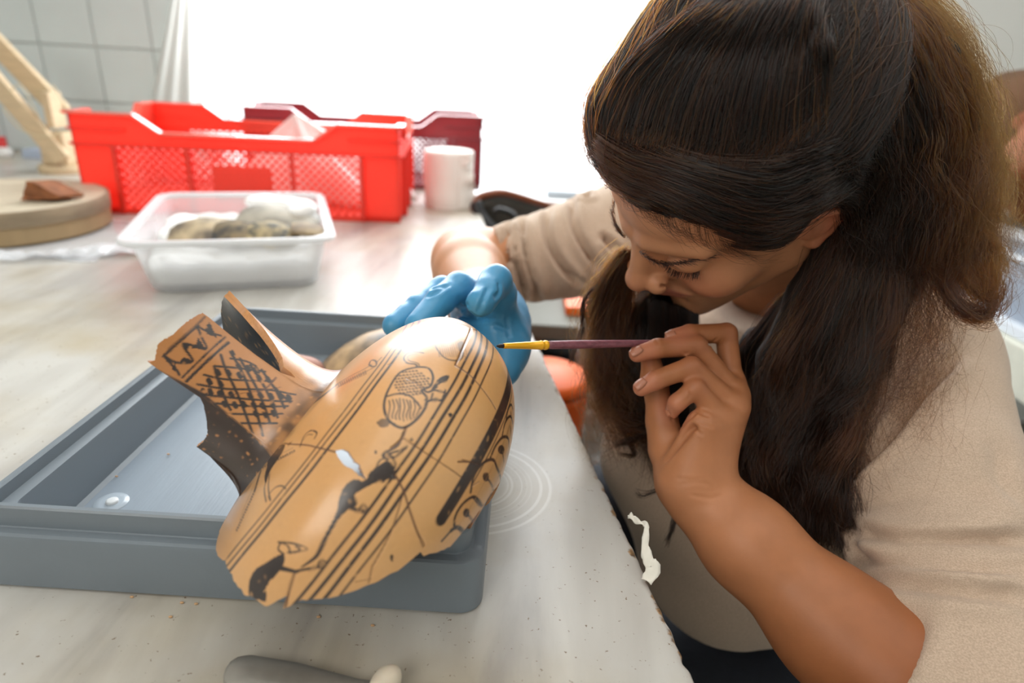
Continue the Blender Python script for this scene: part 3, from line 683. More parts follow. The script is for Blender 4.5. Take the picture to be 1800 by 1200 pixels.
def jar(name,label,px,py,d,r,m_,prof_s=1,tilt=0):
    c=U(px,py,d);e=thing(name,label,'jar',tuple(c));
    pr=[(r*a_,r*b_*prof_s) for a_,b_ in((0,-1.15),(.45,-1.1),(.8,-.75),(1,-.1),(.97,.25),(.75,.7),(.48,.92),(.44,1.1),(.55,1.2),(.5,1.2),(.38,1.05),(.3,.9))]
    v,f=lathe_v(pr,48);o=mesh_obj('jar_body',v,f,m_,e,world=False);e.rotation_euler=(tilt,.2*tilt,0);return e
jar('terracotta_jar','dull brown terracotta jar in the grey crate',1790,245,1.52,.165,M_tc,.9,.5)
jar('terracotta_jar','orange terracotta jar in the grey crate in front of the brown one',1862,300,1.22,.10,M_tc2,1.0,-.6)
jar('terracotta_jar','brown terracotta jar low in the grey crate',1722,335,1.22,.055,mat('terracotta_dark','7d5a38',.8),1,.2)
# ================================================================= grey tray
M_tray=mat('tray_grey_plastic','79838b',.38,var=.12,vscale=6,bump=.12,bscale=400,dist=.0006,stretch=(1,.15,1))
M_trf=mat('tray_floor_skylit','8d99a5',.33,var=.08,vscale=20,bump=.2,bscale=300,dist=.0006,stretch=(2,.15,1))  # paler than the shell: sky reflection put into the floor colour
tw_,td_=.312,.364;tx,ty=-.1625,.4690
tray=thing('tray','shallow grey plastic tray with raised stacking lip holding the broken jug','tray',(tx,ty,TZ),math.radians(-.4))
def rr(i,z,r):return rrect(tw_-2*i,td_-2*i,r,z,10)
o=rings('tray_shell',[rr(.004,.0005,.012),rr(.0015,.002,.014),rr(.001,.036,.015),rr(.0018,.0385,.015),rr(.0035,.0395,.0145),rr(.0085,.0395,.011),rr(.0092,.040,.011),rr(.0098,.052,.011),rr(.0108,.0532,.010),rr(.0135,.0532,.010),rr(.0146,.052,.0095),rr(.0150,.044,.0095),rr(.022,.0425,.009),rr(.0225,.041,.008),rr(.024,.008,.006),rr(.027,.0055,.005)],M_tray,tray,True,False,ang=.5)
mesh_obj('tray_floor',rr(.0268,.0056,.005),[tuple(range(44))],M_trf,tray,False,False)
c=Pz(195,882,TZ+.0062);
def disc(name,c,r,h,m,parent,world=True):
    v,f=lathe_v([(r,0),(r*.96,h*.8),(r*.6,h),(0,h)],32,c);return mesh_obj(name,v,f,m,parent,True,world)
disc('moulding_ring',(c[0],c[1],TZ+.0057),.0115,.0006,mat('tray_ring','a5b1bc',.15),tray)
disc('moulding_button',(c[0]+.001,c[1],TZ+.006),.0042,.0022,mat('tray_button','d8dde0',.3),tray)
# crumbs in and around the tray
M_cr=mat('clay_crumb','c9a27a',.8);bmc=bmesh.new()
for px,py,z in((296,799,TZ+.0065),(205,838,TZ+.0065),(232,1050,TZ),(320,1060,TZ),(345,1062,TZ),(300,1085,TZ),(560,1085,TZ),(655,1100,TZ)):
    p_=Pz(px,py,z);r=bmesh.ops.create_icosphere(bmc,subdivisions=1,radius=.0011);bmesh.ops.transform(bmc,matrix=Matrix.Translation(tuple(p_+[0,0,.0006]))@Matrix.Diagonal((1.3,.8,.6,1)),verts=r['verts'])
o=bm_obj('crumbs',bmc,M_cr);tag(o,'tiny clay crumbs scattered in and around the grey tray','crumbs',kind='stuff')
# pink clay lump
cl=Pz(530,640,TZ+.03)
o=lump('clay_lump',(cl[0],cl[1]+.004,TZ+.0225),(.029,.021,.019),mat('pink_clay','b5806c',.55,var=.15,vscale=30),3,lobes=2,h=.0022,rough=.05);tag(o,'smooth pinkish clay lump on the tray behind the jug neck','clay')
# ================================================================= broken painted jug
O_c=np.array([-0.1217,0.0617,0.3787]); a0=np.array([.771,.623,.130]);a0/=np.linalg.norm(a0)
e1=np.cross(a0,[0,0,1.]);e1/=np.linalg.norm(e1);e2=np.cross(a0,e1);a_c=a0+.0041*e1-.0422*e2;a_c/=np.linalg.norm(a_c)
O_c=O_c*1.03;JO=R@O_c+C; JA=R@a_c
jb=(C-JO)-((C-JO)@JA)*JA;jb/=np.linalg.norm(jb);jc=np.cross(JA,jb)
if proj(JO+.1*jc)[1]<proj(JO)[1]:jc=-jc       # theta grows towards the lower-left of the photo
JR,JT,JLS,JLF,JE=.12,.0376,.05305,.07107,2.3003
def prof_b(t):
    u=np.where(t<JT,(JT-t)/JLS,(t-JT)/JLF);return JR*(1-np.clip(u,0,.9999)**JE)**(1/JE)
def dens(ts,pf):
    r=pf(ts);s=np.concatenate([[0],np.cumsum(np.hypot(np.diff(ts),np.diff(r)))]);return s
ub=np.linspace(-pi/2,pi/2,4000);tb=np.where(ub<0,JT+JLS*np.sin(ub),JT+JLF*np.sin(ub))
rb=prof_b(tb);k0=np.argmax((rb>.034));k1=len(rb)-np.argmax((rb[::-1]>.055));tb,rb=tb[k0:k1],rb[k0:k1]
sb=np.concatenate([[0],np.cumsum(np.hypot(np.diff(tb),np.diff(rb)))])
# neck profile: s runs from the shoulder out to the lip
tn_=np.array([.002,-.008,-.013,-.018,-.026,-.04,-.055,-.07,-.085,-.10,-.112,-.125]);rn_=np.array([.060,.052,.0462,.0425,.0402,.0395,.0400,.0415,.0440,.0470,.0500,.0530])*1.03;tn_=tn_*1.03
tn=np.linspace(.002,-.125,1500)*1.03;rn=np.interp(-tn,-tn_,rn_);rn=np.convolve(np.pad(rn,40,'edge'),np.ones(81)/81,'valid')
sn=np.concatenate([[0],np.cumsum(np.hypot(np.diff(tn),np.diff(rn)))])
def jpt(th,t,r):
    return JO+t[...,None]*JA+(r*np.cos(th))[...,None]*jb+(r*np.sin(th))[...,None]*jc
class Surf:
    def __init__(s,t,r,S):
        s.t,s.r,s.S=t,r,S
        ii=np.linspace(0,len(t)-1,600).astype(int);th=np.linspace(-pi,pi,1900)
        s.TT,s.HH=np.meshgrid(S[ii],th,indexing='ij')
        tt=t[ii][:,None]+0*s.HH;r2=r[ii][:,None]+0*s.HH;s.P=jpt(s.HH,tt,r2)
        dP=np.gradient(s.P,axis=0);dQ=np.gradient(s.P,axis=1);n=np.cross(dP,dQ);cen=JO+tt[...,None]*JA
        sg=np.sign((n*(s.P-cen)).sum(-1));n*=sg[...,None]
        s.front=((n*(s.P-C)).sum(-1)<0);s.q=proj(s.P)
    def cast(s,px,py,front=True):
        d=(s.q[...,0]-px)**2+(s.q[...,1]-py)**2+np.where(s.front==front,0,1e5);k=np.unravel_index(d.argmin(),d.shape);return s.HH[k],s.TT[k]
SB=Surf(tb,rb,sb);SN=Surf(tn,rn,sn)
def z4(*l):return [(300+x/2.7273,480+y/2.7273) for x,y in l]
def z5(*l):return [(300+x/2.7273,760+y/2.7273) for x,y in l]
def z3(*l):return [(x/3,450+y/3) for x,y in l]
class Paint:
    """vertex grid painter in surface coordinates (theta, s)"""
    def __init__(p,S,TH,SS):
        p.S=S;p.TH=TH;p.SS=SS;p.r=np.interp(SS,S.S,S.r);p.ink=np.zeros(TH.shape);p.crk=np.zeros(TH.shape);p.rows=SS[:,0] if np.allclose(SS[:,0],SS[:,-1]) else None
    def c(p,l):return np.array([p.S.cast(*q) for q in l])
    def seg(p,A,B,w,lay,soft,amp=1,wb=None):
        wb=w if wb is None else wb
        pad=max(w,wb)+.001
        if p.rows is not None:
            i0,i1=np.searchsorted(p.rows,[min(A[1],B[1])-pad,max(A[1],B[1])+pad]);sl=slice(i0,i1)
        else: sl=slice(None)
        th=p.TH[sl];
        if th.size==0:return
        r=p.r[sl];x=(th-A[0])*r;y=p.SS[sl]-A[1];bx=(B[0]-A[0])*r;by=B[1]-A[1];L2=bx*bx+by*by+1e-12
        h=np.clip((x*bx+y*by)/L2,0,1);d=np.hypot(x-h*bx,y-h*by);ww=w+(wb-w)*h
        v=np.clip((ww/2-d)/soft+.5,0,1)*amp;lay[sl]=np.maximum(lay[sl],v)
    def stroke(p,l,w,n=None,lay=None,soft=.0004,amp=1,w2=None,raw=False):
        lay=p.ink if lay is None else lay;q=np.array(l) if raw else p.c(l)
        if len(q)>2: q=catmull(q,n or 6*len(q))
        for i in range(len(q)-1):
            f=i/(len(q)-1);f2=(i+1)/(len(q)-1);w2_=w if w2 is None else w2
            p.seg(q[i],q[i+1],w+(w2_-w)*f,lay,soft,amp,w+(w2_-w)*f2)
    def fill(p,l,lay=None,amp=1,smooth=True):
        lay=p.ink if lay is None else lay;q=p.c(l)
        if smooth:q=catmull(np.vstack([q,q[:1]]),5*len(q))
        m=p.inside(q);lay[m]=np.maximum(lay[m],amp)
    def inside(p,q):
        m=(p.TH>q[:,0].min())&(p.TH<q[:,0].max())&(p.SS>q[:,1].min())&(p.SS<q[:,1].max())
        x=p.TH[m];y=p.SS[m];c=np.zeros(x.shape,bool);k=len(q)
        for i in range(k):
            x0,y0=q[i];x1,y1=q[(i+1)%k]
            if y0==y1:continue
            cr_=((y0>y)!=(y1>y))&(x<(x1-x0)*(y-y0)/(y1-y0)+x0);c^=cr_
        o=np.zeros(m.shape,bool);o[m]=c;return o
jug=thing('broken_jug','broken buff pottery jug with black painted animals and bands','jug',tuple(JO))
# ---- body grid between broken edges
bot=[(378,925),(386,935),(396,985),(407,1010),(425,1040),(447,1052),(470,1066),(496,1072),(505,1047),(530,1055),(580,1052),(640,1032),(700,1003),(738,972),(750,975),(790,962),(826,930),(846,893),(862,868),(885,845)]
q=np.array([SB.cast(*p_) for p_ in bot]);o_=np.argsort(q[:,1]);q=q[o_]
thmax_s=np.concatenate([[0],q[:,1],[sb[-1]]]);thmax=np.concatenate([[q[0,0]+.05],q[:,0],[q[-1,0]]])
H=.00046;rows=np.arange(0,sb[-1],H);tr_=np.interp(rows,sb,tb);rr__=np.interp(rows,sb,rb)
TM=np.interp(rows,thmax_s,thmax)+.010*np.array([mnoise.noise(Vector((0,s*300,9))) for s in rows])
# far edge: where the wall comes down near the tray floor
Tm=[]
for t,r,s in zip(tr_,rr__,rows):
    th=np.linspace(-1.2,-3.1,300);z=jpt(th,np.full(300,t),np.full(300,r));zz=np.where((z[:,0]>-.036)&(z[:,2]<.807),0,z[:,2]);k=np.argmax(zz<TZ+.0062) if (zz<TZ+.0062).any() else 299
    lim=th[max(k,1)];Tm.append(max(lim,-2.95)+.012*mnoise.noise(Vector((4,s*60,2))))
Tm=np.array(Tm)
nj=int(4.1*JR/H);vv=np.linspace(0,1,nj);TH=Tm[:,None]+(TM-Tm)[:,None]*vv[None];SSg=rows[:,None]+0*TH
print('jug body grid',TH.shape,'edge z min',jpt(TM,tr_,rr__)[:,2].min(), 'far z', jpt(Tm,tr_,rr__)[:,2].min())
PB=Paint(SB,TH,SSg)
# circumferential bands: s of each line from photo points
def band(pts,w,th0=-2.3,th1=1.6,amp=1,wob=.0002,off=0,s0=None):
    s=np.median([SB.cast(*p_)[1] for p_ in pts])+off if s0 is None else s0
    T=np.linspace(th0,th1,90);PB.stroke([(t,s+wob*math.sin(t*7+s*900)+wob*.6*math.sin(t*19)) for t in T],w,n=180,raw=True,amp=amp);return s
sA=band(z5((275,612),(560,265))+z4((690,830),(860,590)),.0011)
sA2=band([],.0012,s0=sA+.0040)
sA3=band([],.0018,s0=sA+.0082)
print('A',sA,sA2,sA3)

sB=band(z5((612,800),(1180,60))+z4((1330,560)),.0013)
sB2=band([],.0016,s0=sB+.0042)
sB3=band([],.0017,s0=sB+.0086)
sB4=band([],.0010,s0=sB+.0136)
print('B',sB,sB2,sB3,sB4)
sC=np.median([SB.cast(*p_)[1] for p_ in z5((1310,400),(1420,220))+z4((1500,850),(1600,620))])
T=np.linspace(-2.3,SB.cast(*z5((1310,420))[0])[0],80);PB.stroke([(t,sC+.0003*math.sin(t*6)) for t in T],.0072,n=160,raw=True);print('C',sC)
PB.stroke([(t,sC+.0055) for t in np.linspace(-2.3,SB.cast(*z5((1470,290))[0])[0],50)],.0009,raw=True)
st=PB.stroke;fi=PB.fill
# bird body with dots and hatching
st(z4((1180,450),(1100,475),(1045,555),(1024,630),(1045,700),(1110,740),(1175,705),(1222,640),(1228,595),(1205,560),(1245,540),(1258,495),(1235,455),(1180,450)),.0013)
st(z4((1182,450),(1175,436),(1135,430),(1118,408),(1135,385),(1175,378),(1212,383)),.0010);st(z4((1195,448),(1185,432),(1148,420),(1135,405),(1150,392),(1180,386)),.0007,amp=.8)
st(z4((1035,590),(1090,578),(1150,590),(1200,645)),.0010)
for i in range(9):
    for j in range(12):
        x=1060+j*17+((i%2)*6);y=470+i*14-(j-5)*2
        if ((x-1155)/88)**2+((y-525)/66)**2<1 and y<575+(x-1100)*.35: 
            st(z4((x,y),(x+5,y+2)),.0013,w2=.0007,amp=.95)
for i in range(9):
    x=1048+i*17;st(z4((x,600+abs(i-3)*3),(x+3+(i%3)*4,640),(x-2,680),(x+2+(i-4)*1,705-abs(i-4)*3)),.0008,amp=.85)
fi(z4((1250,555),(1275,515),(1310,490),(1338,492),(1325,515),(1290,530),(1275,552)));st(z4((1215,560),(1235,570),(1268,560),(1320,575)),.0012)
st(z4((1222,605),(1245,610),(1258,575)),.001);st(z4((1235,612),(1270,600),(1300,605),(1318,560)),.001);st(z4((1220,640),(1235,610),(1300,612)),.0009)
fi(z4((985,715),(1010,698),(1035,700),(1050,715),(1035,735),(1005,738)),amp=.75);st(z4((1050,715),(1075,722)),.0008)
# upper wing figure
st(z4((1245,290),(1270,350),(1310,400),(1360,418),(1395,405),(1402,360)),.0011,amp=.85);st(z4((1245,290),(1300,280),(1370,285),(1410,300)),.0007,amp=.5)
for i in range(14):
    x=1265+i*10;st(z4((x,300+i%3*3),(x+14,350),(x+25,400)),.0005,amp=.55)
fi(z4((1375,335),(1395,325),(1408,345),(1400,375),(1382,370)),amp=.7)
# running beast across the middle
fi(z5((1010,150),(965,185),(925,232),(880,225),(832,262),(808,315),(795,380),(775,430),(800,420),(850,372),(885,355),(895,335),(880,300),(910,280),(960,250),(1000,232),(1050,222),(1075,195),(1070,160),(1040,135)))
fi(z5((795,380),(768,440),(730,510),(712,560),(730,545),(760,490),(800,420)));st(z5((735,525),(700,590),(660,625),(630,645)),.0022,w2=.0007)
st(z5((850,350),(890,370),(925,375)),.0022,w2=.001);st(z5((920,380),(905,365),(920,350),(940,360),(935,382),(920,385)),.0008)
st(z5((1020,230),(1040,200),(1075,215)),.0018);st(z5((1040,130),(1020,110),(1035,95),(1060,120)),.0014);st(z5((1045,100),(1100,85),(1135,68)),.0009);st(z5((1050,105),(1075,115),(1130,75)),.0009);st(z5((1030,95),(1060,80),(1090,60),(1110,20),(1115,0)),.0010)
st(z5((1060,120),(1080,150),(1070,175)),.0008);fi(z5((978,88),(988,88),(988,100),(978,100)))
st(z5((985,170),(1000,140),(1025,120)),.0007)
# standing figure low on the vessel
fi(z5((540,580),(495,600),(455,625),(410,655),(380,700),(374,745),(376,785),(400,800),(425,798),(445,765),(475,715),(505,685),(530,650),(545,610)))
fi(z5((420,798),(440,775),(455,760),(458,800),(445,812)));st(z5((540,585),(515,560),(530,530),(560,545),(575,578)),.0009);st(z5((515,525),(580,532),(628,545)),.0008);st(z5((560,575),(600,572),(620,560),(600,548)),.0008)
st(z5((525,650),(560,660),(605,668)),.0024,w2=.0014);st(z5((605,665),(660,655),(712,648)),.0012);st(z5((712,648),(706,630),(722,615),(744,625),(740,645),(722,652)),.0009);fi(z5((718,628),(732,626),(732,640),(720,640)))
st(z5((630,545),(655,560),(625,570),(590,578)),.0006,amp=.7)
# left figure and dotted chains
fi(z5((470,95),(505,70),(545,56),(535,95),(510,135),(485,170),(468,210),(455,245),(452,200),(465,150)));st(z5((455,240),(450,270),(458,330)),.0009);st(z5((475,200),(468,260),(478,325)),.0009);st(z5((480,325),(470,300),(500,265),(530,255),(552,270)),.0007)
for a_,b_ in (((590,85),(430,170)),((430,180),(400,280)),((400,280),(315,465))):
    for k in range(16):
        f=k/15;x=a_[0]+(b_[0]-a_[0])*f;y=a_[1]+(b_[1]-a_[1])*f;st(z5((x,y),(x+5,y+5)),.0009,w2=.0006)
for d in(0,22): st(z5((590-d*.2,95-d),(500,140-d),(440,185-d),(385,290-d*.5),(330,420)),.0005,amp=.55)
st(z4((620,830),(640,780),(670,755),(700,765),(690,790)),.0009);st(z4((635,800),(655,775),(680,775)),.0007,amp=.7)
st(z5((470,100),(420,160),(350,240),(290,330),(235,430)),.0007);st(z5((430,130),(350,210),(280,310),(225,420)),.0005,amp=.7)
for k in range(26):
    f=k/25;x=420-190*f;y=150+280*f;st(z5((x,y),(x+16,y+8)),.0005,amp=.6)
# shoulder animal: curved hatched neck
st(z4((560,775),(575,730),(610,680),(660,640)),.0050,w2=.0062);st(z4((660,640),(720,595),(790,540)),.0062,w2=.0030);
for l_ in (((790,535),(850,500),(920,465),(960,440)),((795,552),(855,515),(925,478),(985,445))): st(z4(*l_),.0007)
for k in range(14):
    f=k/13;x=800+130*f;y=530-62*f;st(z4((x,y),(x+6,y+16)),.0006,amp=.8)
st(z4((950,440),(960,420),(980,420),(985,440),(965,448),(950,440)),.0010);st(z4((985,430),(1010,405)),.0007)
# tongue pattern towards the foot
for out,dot,stem in((((1360,455),(1365,405),(1400,345),(1450,308),(1480,330),(1492,352)),(1418,385),(1452,432)),(((1440,285),(1455,205),(1500,145),(1548,130),(1570,180),(1578,250)),(1512,212),(1548,292)),(((1530,130),(1560,60),(1598,20),(1622,50),(1622,200)),(1585,82),(1597,150))):
    st(z5(*out),.0017);fi(z5(*[(dot[0]+15*math.cos(a_),dot[1]+22*math.sin(a_)) for a_ in np.linspace(0,2*pi,9)[:-1]]));st(z5(dot,stem),.0011)
for out,dot,stem in((((1590,780),(1605,715),(1628,685),(1640,720)),(1627,735),(1632,790)),(((1608,700),(1618,650),(1632,630),(1640,650)),(1630,668),(1634,700))):
    st(z4(*out),.0016);st(z4(dot,stem),.0014)
st(z5((1345,470),(1380,455),(1420,500)),.0024);st(z5((1300,520),(1345,470)),.0014);st(z5((1450,310),(1490,350),(1540,315)),.0010)
# stray dots of glaze
fi(z5((1146,30),(1158,28),(1162,38),(1150,42)));fi(z4((1332,672),(1348,668),(1352,684),(1338,690)));fi(z5((1055,585),(1068,592),(1062,622),(1052,605)))
# cracks between joined sherds
ck=dict(lay=PB.crk,soft=.0003)
for l_,w in ((z5((545,50),(640,58),(700,72),(790,92)),.0009),(z5((895,180),(930,215)),.0009),(z5((1075,195),(1120,280),(1150,380),(1185,480),(1215,545)),.0010),(z4((1115,790),(1250,880),(1400,980)),.0005),(z4((1365,440),(1440,490),(1500,560),(1560,650)),.0009),(z4((1440,262),(1415,330),(1385,400),(1365,440)),.0011),(z4((1290,215),(1360,235),(1440,262)),.0008),(z5((590,680),(570,760),(545,850)),.0010),(z5((965,640),(950,720)),.0005),(z5((1115,300),(1060,470),(980,620),(965,640)),.0006),(z5((1400,130),(1480,150)),.0006),(z5((1380,140),(1455,140)),.0008),(z5((480,60),(545,50)),.0008),(z4((1060,840),(1110,790),(1130,740)),.0012),(z5((1480,235),(1440,260)),.0004),(z4((1130,500),(1210,545)),.0004),(z5((880,720),(960,705)),.0003),(z4((1060,430),(1040,440)),.0004),(z4((1540,300),(1500,280),(1450,270)),.0007)):
    st(l_,w,**ck)
hole_q=PB.c(z4((788,848),(832,842),(862,862),(885,905),(905,915),(930,975),(938,990),(905,972),(872,940),(835,925),(808,890)));hole=PB.inside(hole_q)
# ---- build body shell
def colr(S,TH,SSg,P,ink,crk,base,base2,inkc,wear=.55):
    fl=P.reshape(-1,3);n1_=vnoise(fl,25,1).reshape(TH.shape);n2_=vnoise(fl,160,3).reshape(TH.shape);n3_=vnoise(fl,700,5).reshape(TH.shape)*vnoise(fl,430,7).reshape(TH.shape)
    cb_=np.array(hx(base));cb2=np.array(hx(base2));w=np.clip(.5+.5*n1_+.15*n2_,0,1)[...,None];col=cb_*(1-w)+cb2*w
    col=col*(1+.05*n2_[...,None]+.05*n3_[...,None])
    wr=np.clip(1-wear*np.clip(n3_*2.2-.45,0,1),0,1)
    k=(ink*wr)[...,None];col=col*(1-k)+np.array(hx(inkc))*(1+.5*n2_[...,None]*.6)*k
    k=crk[...,None]*.85;col=col*(1-k)+np.array(hx('5a3520'))*k
    return np.clip(col,0,1)
T2=np.interp(SSg,sb,tb);R2=np.interp(SSg,sb,rb)-.00045*PB.crk
R2=R2+.0005*vnoise(jpt(TH,T2,R2).reshape(-1,3),22,9).reshape(TH.shape)
Pout=jpt(TH,T2,R2)
thk=.0048;Pin=jpt(TH,T2+.0*T2,R2-thk)
# dark glaze smear around the root of the neck
dist_n=np.clip(1-(SSg-.0)/.040,0,1);PB.ink=np.maximum(PB.ink,np.clip((dist_n*1.5+.25*vnoise(Pout.reshape(-1,3),230,4).reshape(TH.shape)-.55),0,.8)*((TH>-1.35)))
colO=colr(SB,TH,SSg,Pout,PB.ink,PB.crk,'daa86e','cb9358','2f2420',.45)
def shell(name,Pout,Pin,colO,colI,colE,hole,m,parent,ccs=None):
    a,b_=Pout.shape[:2];idx=np.arange(a*b_).reshape(a,b_)
    quad=np.stack([idx[:-1,:-1],idx[1:,:-1],idx[1:,1:],idx[:-1,1:]],-1)
    keep=np.ones((a-1,b_-1),bool)
    if hole is not None: keep=~(hole[:-1,:-1]&hole[1:,1:])
    fo=quad[keep]
    ri=np.unique(np.append(np.arange(0,a,3),a-1));ci=np.unique(np.append(np.arange(0,b_,3),b_-1));idc=idx[np.ix_(ri,ci)]
    qc_=np.stack([idc[:-1,:-1],idc[:-1,1:],idc[1:,1:],idc[1:,:-1]],-1);kc=np.ones(qc_.shape[:2],bool)
    if hole is not None:
        hc_=hole[np.ix_(ri,ci)];kc=~(hc_[:-1,:-1]|hc_[1:,1:])
    fi_=qc_[kc]+a*b_
    V=[Pout.reshape(-1,3),Pin.reshape(-1,3)];Cc=[colO.reshape(-1,3),colI.reshape(-1,3)];Fs=[fo,fi_]
    # rims with their own vertices so that the broken edge keeps its colour
    def rim(ids):
        n0=sum(len(x) for x in V);po=V[0][ids];pi_=V[1][ids];ms=[];nl=5
        for k in range(nl):
            u=k/(nl-1);p=po*(1-u)+pi_*u
            d=(np.random.default_rng(k+len(ids)).normal(0,1,(len(ids),1)));d=np.convolve(d[:,0],np.ones(7)/7,'same')[:,None]
            p=p+(JA*d*.0005 if 0<k<nl-1 else 0);ms.append(p)
        V.append(np.concatenate(ms));cE=np.tile(colE,(len(ids)*nl,1))*(1+.12*np.random.default_rng(3).normal(0,1,(len(ids)*nl,1)).clip(-1.5,1.5)*.6);Cc.append(np.clip(cE,0,1))
        n=len(ids);q_=[]
        for k in range(nl-1):
            b0=n0+k*n+np.arange(n-1);q_.append(np.stack([b0,b0+1,b0+n+1,b0+n],1))
        Fs.append(np.concatenate(q_))
    rim(idx[:,-1]);rim(idx[:,0]);rim(idx[-1,:]);rim(idx[0,:])
    if hole is not None and hole.any():
        hk=~keep;e=[]
        for di,dj,(i0,j0,i1,j1) in((0,1,(0,1,1,1)),(0,-1,(0,0,1,0)),(1,0,(1,0,1,1)),(-1,0,(0,0,0,1))):
            ii,jj=np.nonzero(hk);ni,nj_=ii+di,jj+dj;ok=(ni>=0)&(ni<hk.shape[0])&(nj_>=0)&(nj_<hk.shape[1]);ii,jj,ni,nj_=ii[ok],jj[ok],ni[ok],nj_[ok]
            ed_=~hk[ni,nj_];ii,jj=ii[ed_],jj[ed_];e.append(np.stack([idx[ii+i0,jj+j0],idx[ii+i1,jj+j1]],1))
        e=np.concatenate(e);n0=sum(len(x) for x in V);u=np.unique(e);mp_={x:n for n,x in enumerate(u)};k=len(u)
        V.append(V[0][u]);V.append(V[1][u]);Cc.append(np.tile(colE,(2*k,1)));l=np.array([[mp_[x],mp_[y]] for x,y in e])
        Fs.append(np.stack([n0+l[:,0],n0+l[:,1],n0+k+l[:,1],n0+k+l[:,0]],1))
    V=np.concatenate(V);Fs=np.concatenate(Fs)
    used=np.unique(Fs);rm=np.full(len(V),-1);rm[used]=np.arange(len(used));
    o=mesh_obj(name,V[used],rm[Fs],m,parent,True,True);set_attr(o.data,'pot',np.concatenate(Cc)[used]);return o
M_pot=mat('painted_buff_pottery',(.6,.4,.2),.34,attr='pot',bump=.25,bscale=900,dist=.0003,spec=.6,coat=.5)
M_pot.node_tree.nodes['Principled BSDF'].inputs['Coat Roughness'].default_value=.2
cI=np.tile(np.array(hx('b98a5c')),(TH.size,1)).reshape(*TH.shape,3)
cE_=np.array(hx('c48a55'))
shell('jug_body',Pout,Pin,colO,cI,cE_,hole,M_pot,jug)
# ---- neck
front=[(418,852),(398,838),(380,822),(360,800),(345,787),(358,776),(365,762),(363,738),(358,712),(352,699),(300,699),(253,700),(246,690),(256,672),(256,660),(250,648),(252,640),(262,637),(272,632),(276,612),(278,603),(292,594),(303,589),(318,574),(333,562),(348,553),(357,549),(364,560)]
edge2=[(372,566),(382,578),(390,588),(398,602),(403,611),(420,624),(447,640),(470,652),(486,662)]
edge3=[(520,664),(512,655),(498,646),(496,628),(484,606),(466,580),(450,562),(436,540),(424,518),(413,503)]
backp=[(408,505),(398,522),(396,545),(400,580),(402,612),(408,640)]
qa=[SN.cast(*p_) for p_ in front];qb=[SN.cast(*p_) for p_ in edge2];qc=[SN.cast(*p_) for p_ in edge3];qd=[SN.cast(*p_,front=False) for p_ in backp]
print('neck front',[(round(float(a_),2),round(float(b_),3)) for a_,b_ in qa][::4],'e2',[(round(float(a_),2),round(float(b_),3)) for a_,b_ in qb],'e3',[(round(float(a_),2),round(float(b_),3)) for a_,b_ in qc],'bk',[(round(float(a_),2),round(float(b_),3)) for a_,b_ in qd])
# polyline theta -> s_rim, theta decreasing from the low side over the front to the top and the far wall
seq=[list(map(float,x)) for x in qa+qb]
for i in range(1,len(seq)):
    if seq[i][0]>seq[i-1][0]-.004:seq[i][0]=seq[i-1][0]-.004
sq=[list(map(float,x)) for x in qc]
sq[0][0]=min(sq[0][0],seq[-1][0]-.03)
for i in range(1,len(sq)):
    if sq[i][0]>sq[i-1][0]-.006:sq[i][0]=sq[i-1][0]-.006
sd_=[list(map(float,x)) for x in qd]
sd_=[[a_-2*pi if a_>0 else a_,b_] for a_,b_ in sd_]
for i in range(len(sd_)):
    pv=sq[-1] if i==0 else sd_[i-1]
    if sd_[i][0]>pv[0]-.03:sd_[i][0]=pv[0]-.03
allq=seq+sq+sd_
end=allq[-1];lowend=seq[0][0]+.12
allq+= [[end[0]-.15,.030],[end[0]-.4,.026]]
th_lo=max(allq[-1][0],lowend-2*pi+.02);allq=np.array([[lowend,.012]]+allq)[::-1]
THn=np.linspace(th_lo,lowend,int((lowend-th_lo)*.046/.0006));rim_s=np.interp(THn,allq[:,0],allq[:,1])
rim_s+=.0006*np.array([mnoise.noise(Vector((1,t*40,3))) for t in THn])
nv_=int(rim_s.max()/.0007);vv=np.linspace(0,1,nv_)
TH=np.tile(THn,(nv_,1));SSg=vv[:,None]*rim_s[None];PN=Paint(SN,TH,SSg);st=PN.stroke;fi=PN.fill
st(z3((865,520),(1000,400),(1080,320)),.0012,amp=.8);st(z3((885,490),(1010,385),(1060,335)),.0006,amp=.6)
st(z3((960,640),(1075,530),(1190,425)),.0011);st(z3((985,660),(1100,545),(1205,455)),.0016);st(z3((860,530),(900,495),(1050,365)),.0010)
st(z3((1040,370),(1065,430),(1085,490),(965,462),(1015,552),(930,560),(870,530),(930,600),(945,625)),.0013,n=44)
st(z3((1040,370),(1100,400),(1165,420)),.0012);fi(z3((1105,345),(1145,430),(1090,410),(1080,385)),smooth=False);fi(z3((1045,425),(1085,492),(1010,485),(1035,460)),smooth=False);fi(z3((962,460),(1000,470),(985,510)),smooth=False);fi(z3((1012,550),(985,570),(940,560),(975,535)),smooth=False);fi(z3((905,545),(880,560),(870,525)),smooth=False);fi(z3((925,560),(905,600),(935,610)),smooth=False)
for a_ in (((1165,520),(1190,600),(1240,700),(1290,820),(1330,930)),((1215,505),(1270,600),(1320,720),(1385,945)),((1225,500),(1235,520)),((1130,580),(1150,650),(1195,770),(1215,810)),((1265,540),(1310,620),(1360,710),(1425,880)),((1320,575),(1400,700),(1465,850)),((1380,600),(1450,700),(1500,800)),((1445,690),(1530,770))):
    st(z3(*a_),.0015)
for a_ in (((1215,540),(1300,555),(1350,580)),((1130,580),(1250,590),(1400,610)),((1075,625),(1200,650),(1440,660)),((1040,675),(1200,700),(1420,705),(1560,730)),((1065,730),(1250,750),(1540,765)),((1140,775),(1300,790),(1520,790)),((1210,830),(1350,835),(1490,830)),((1270,880),(1460,880))):
    st(z3(*a_),.0012)
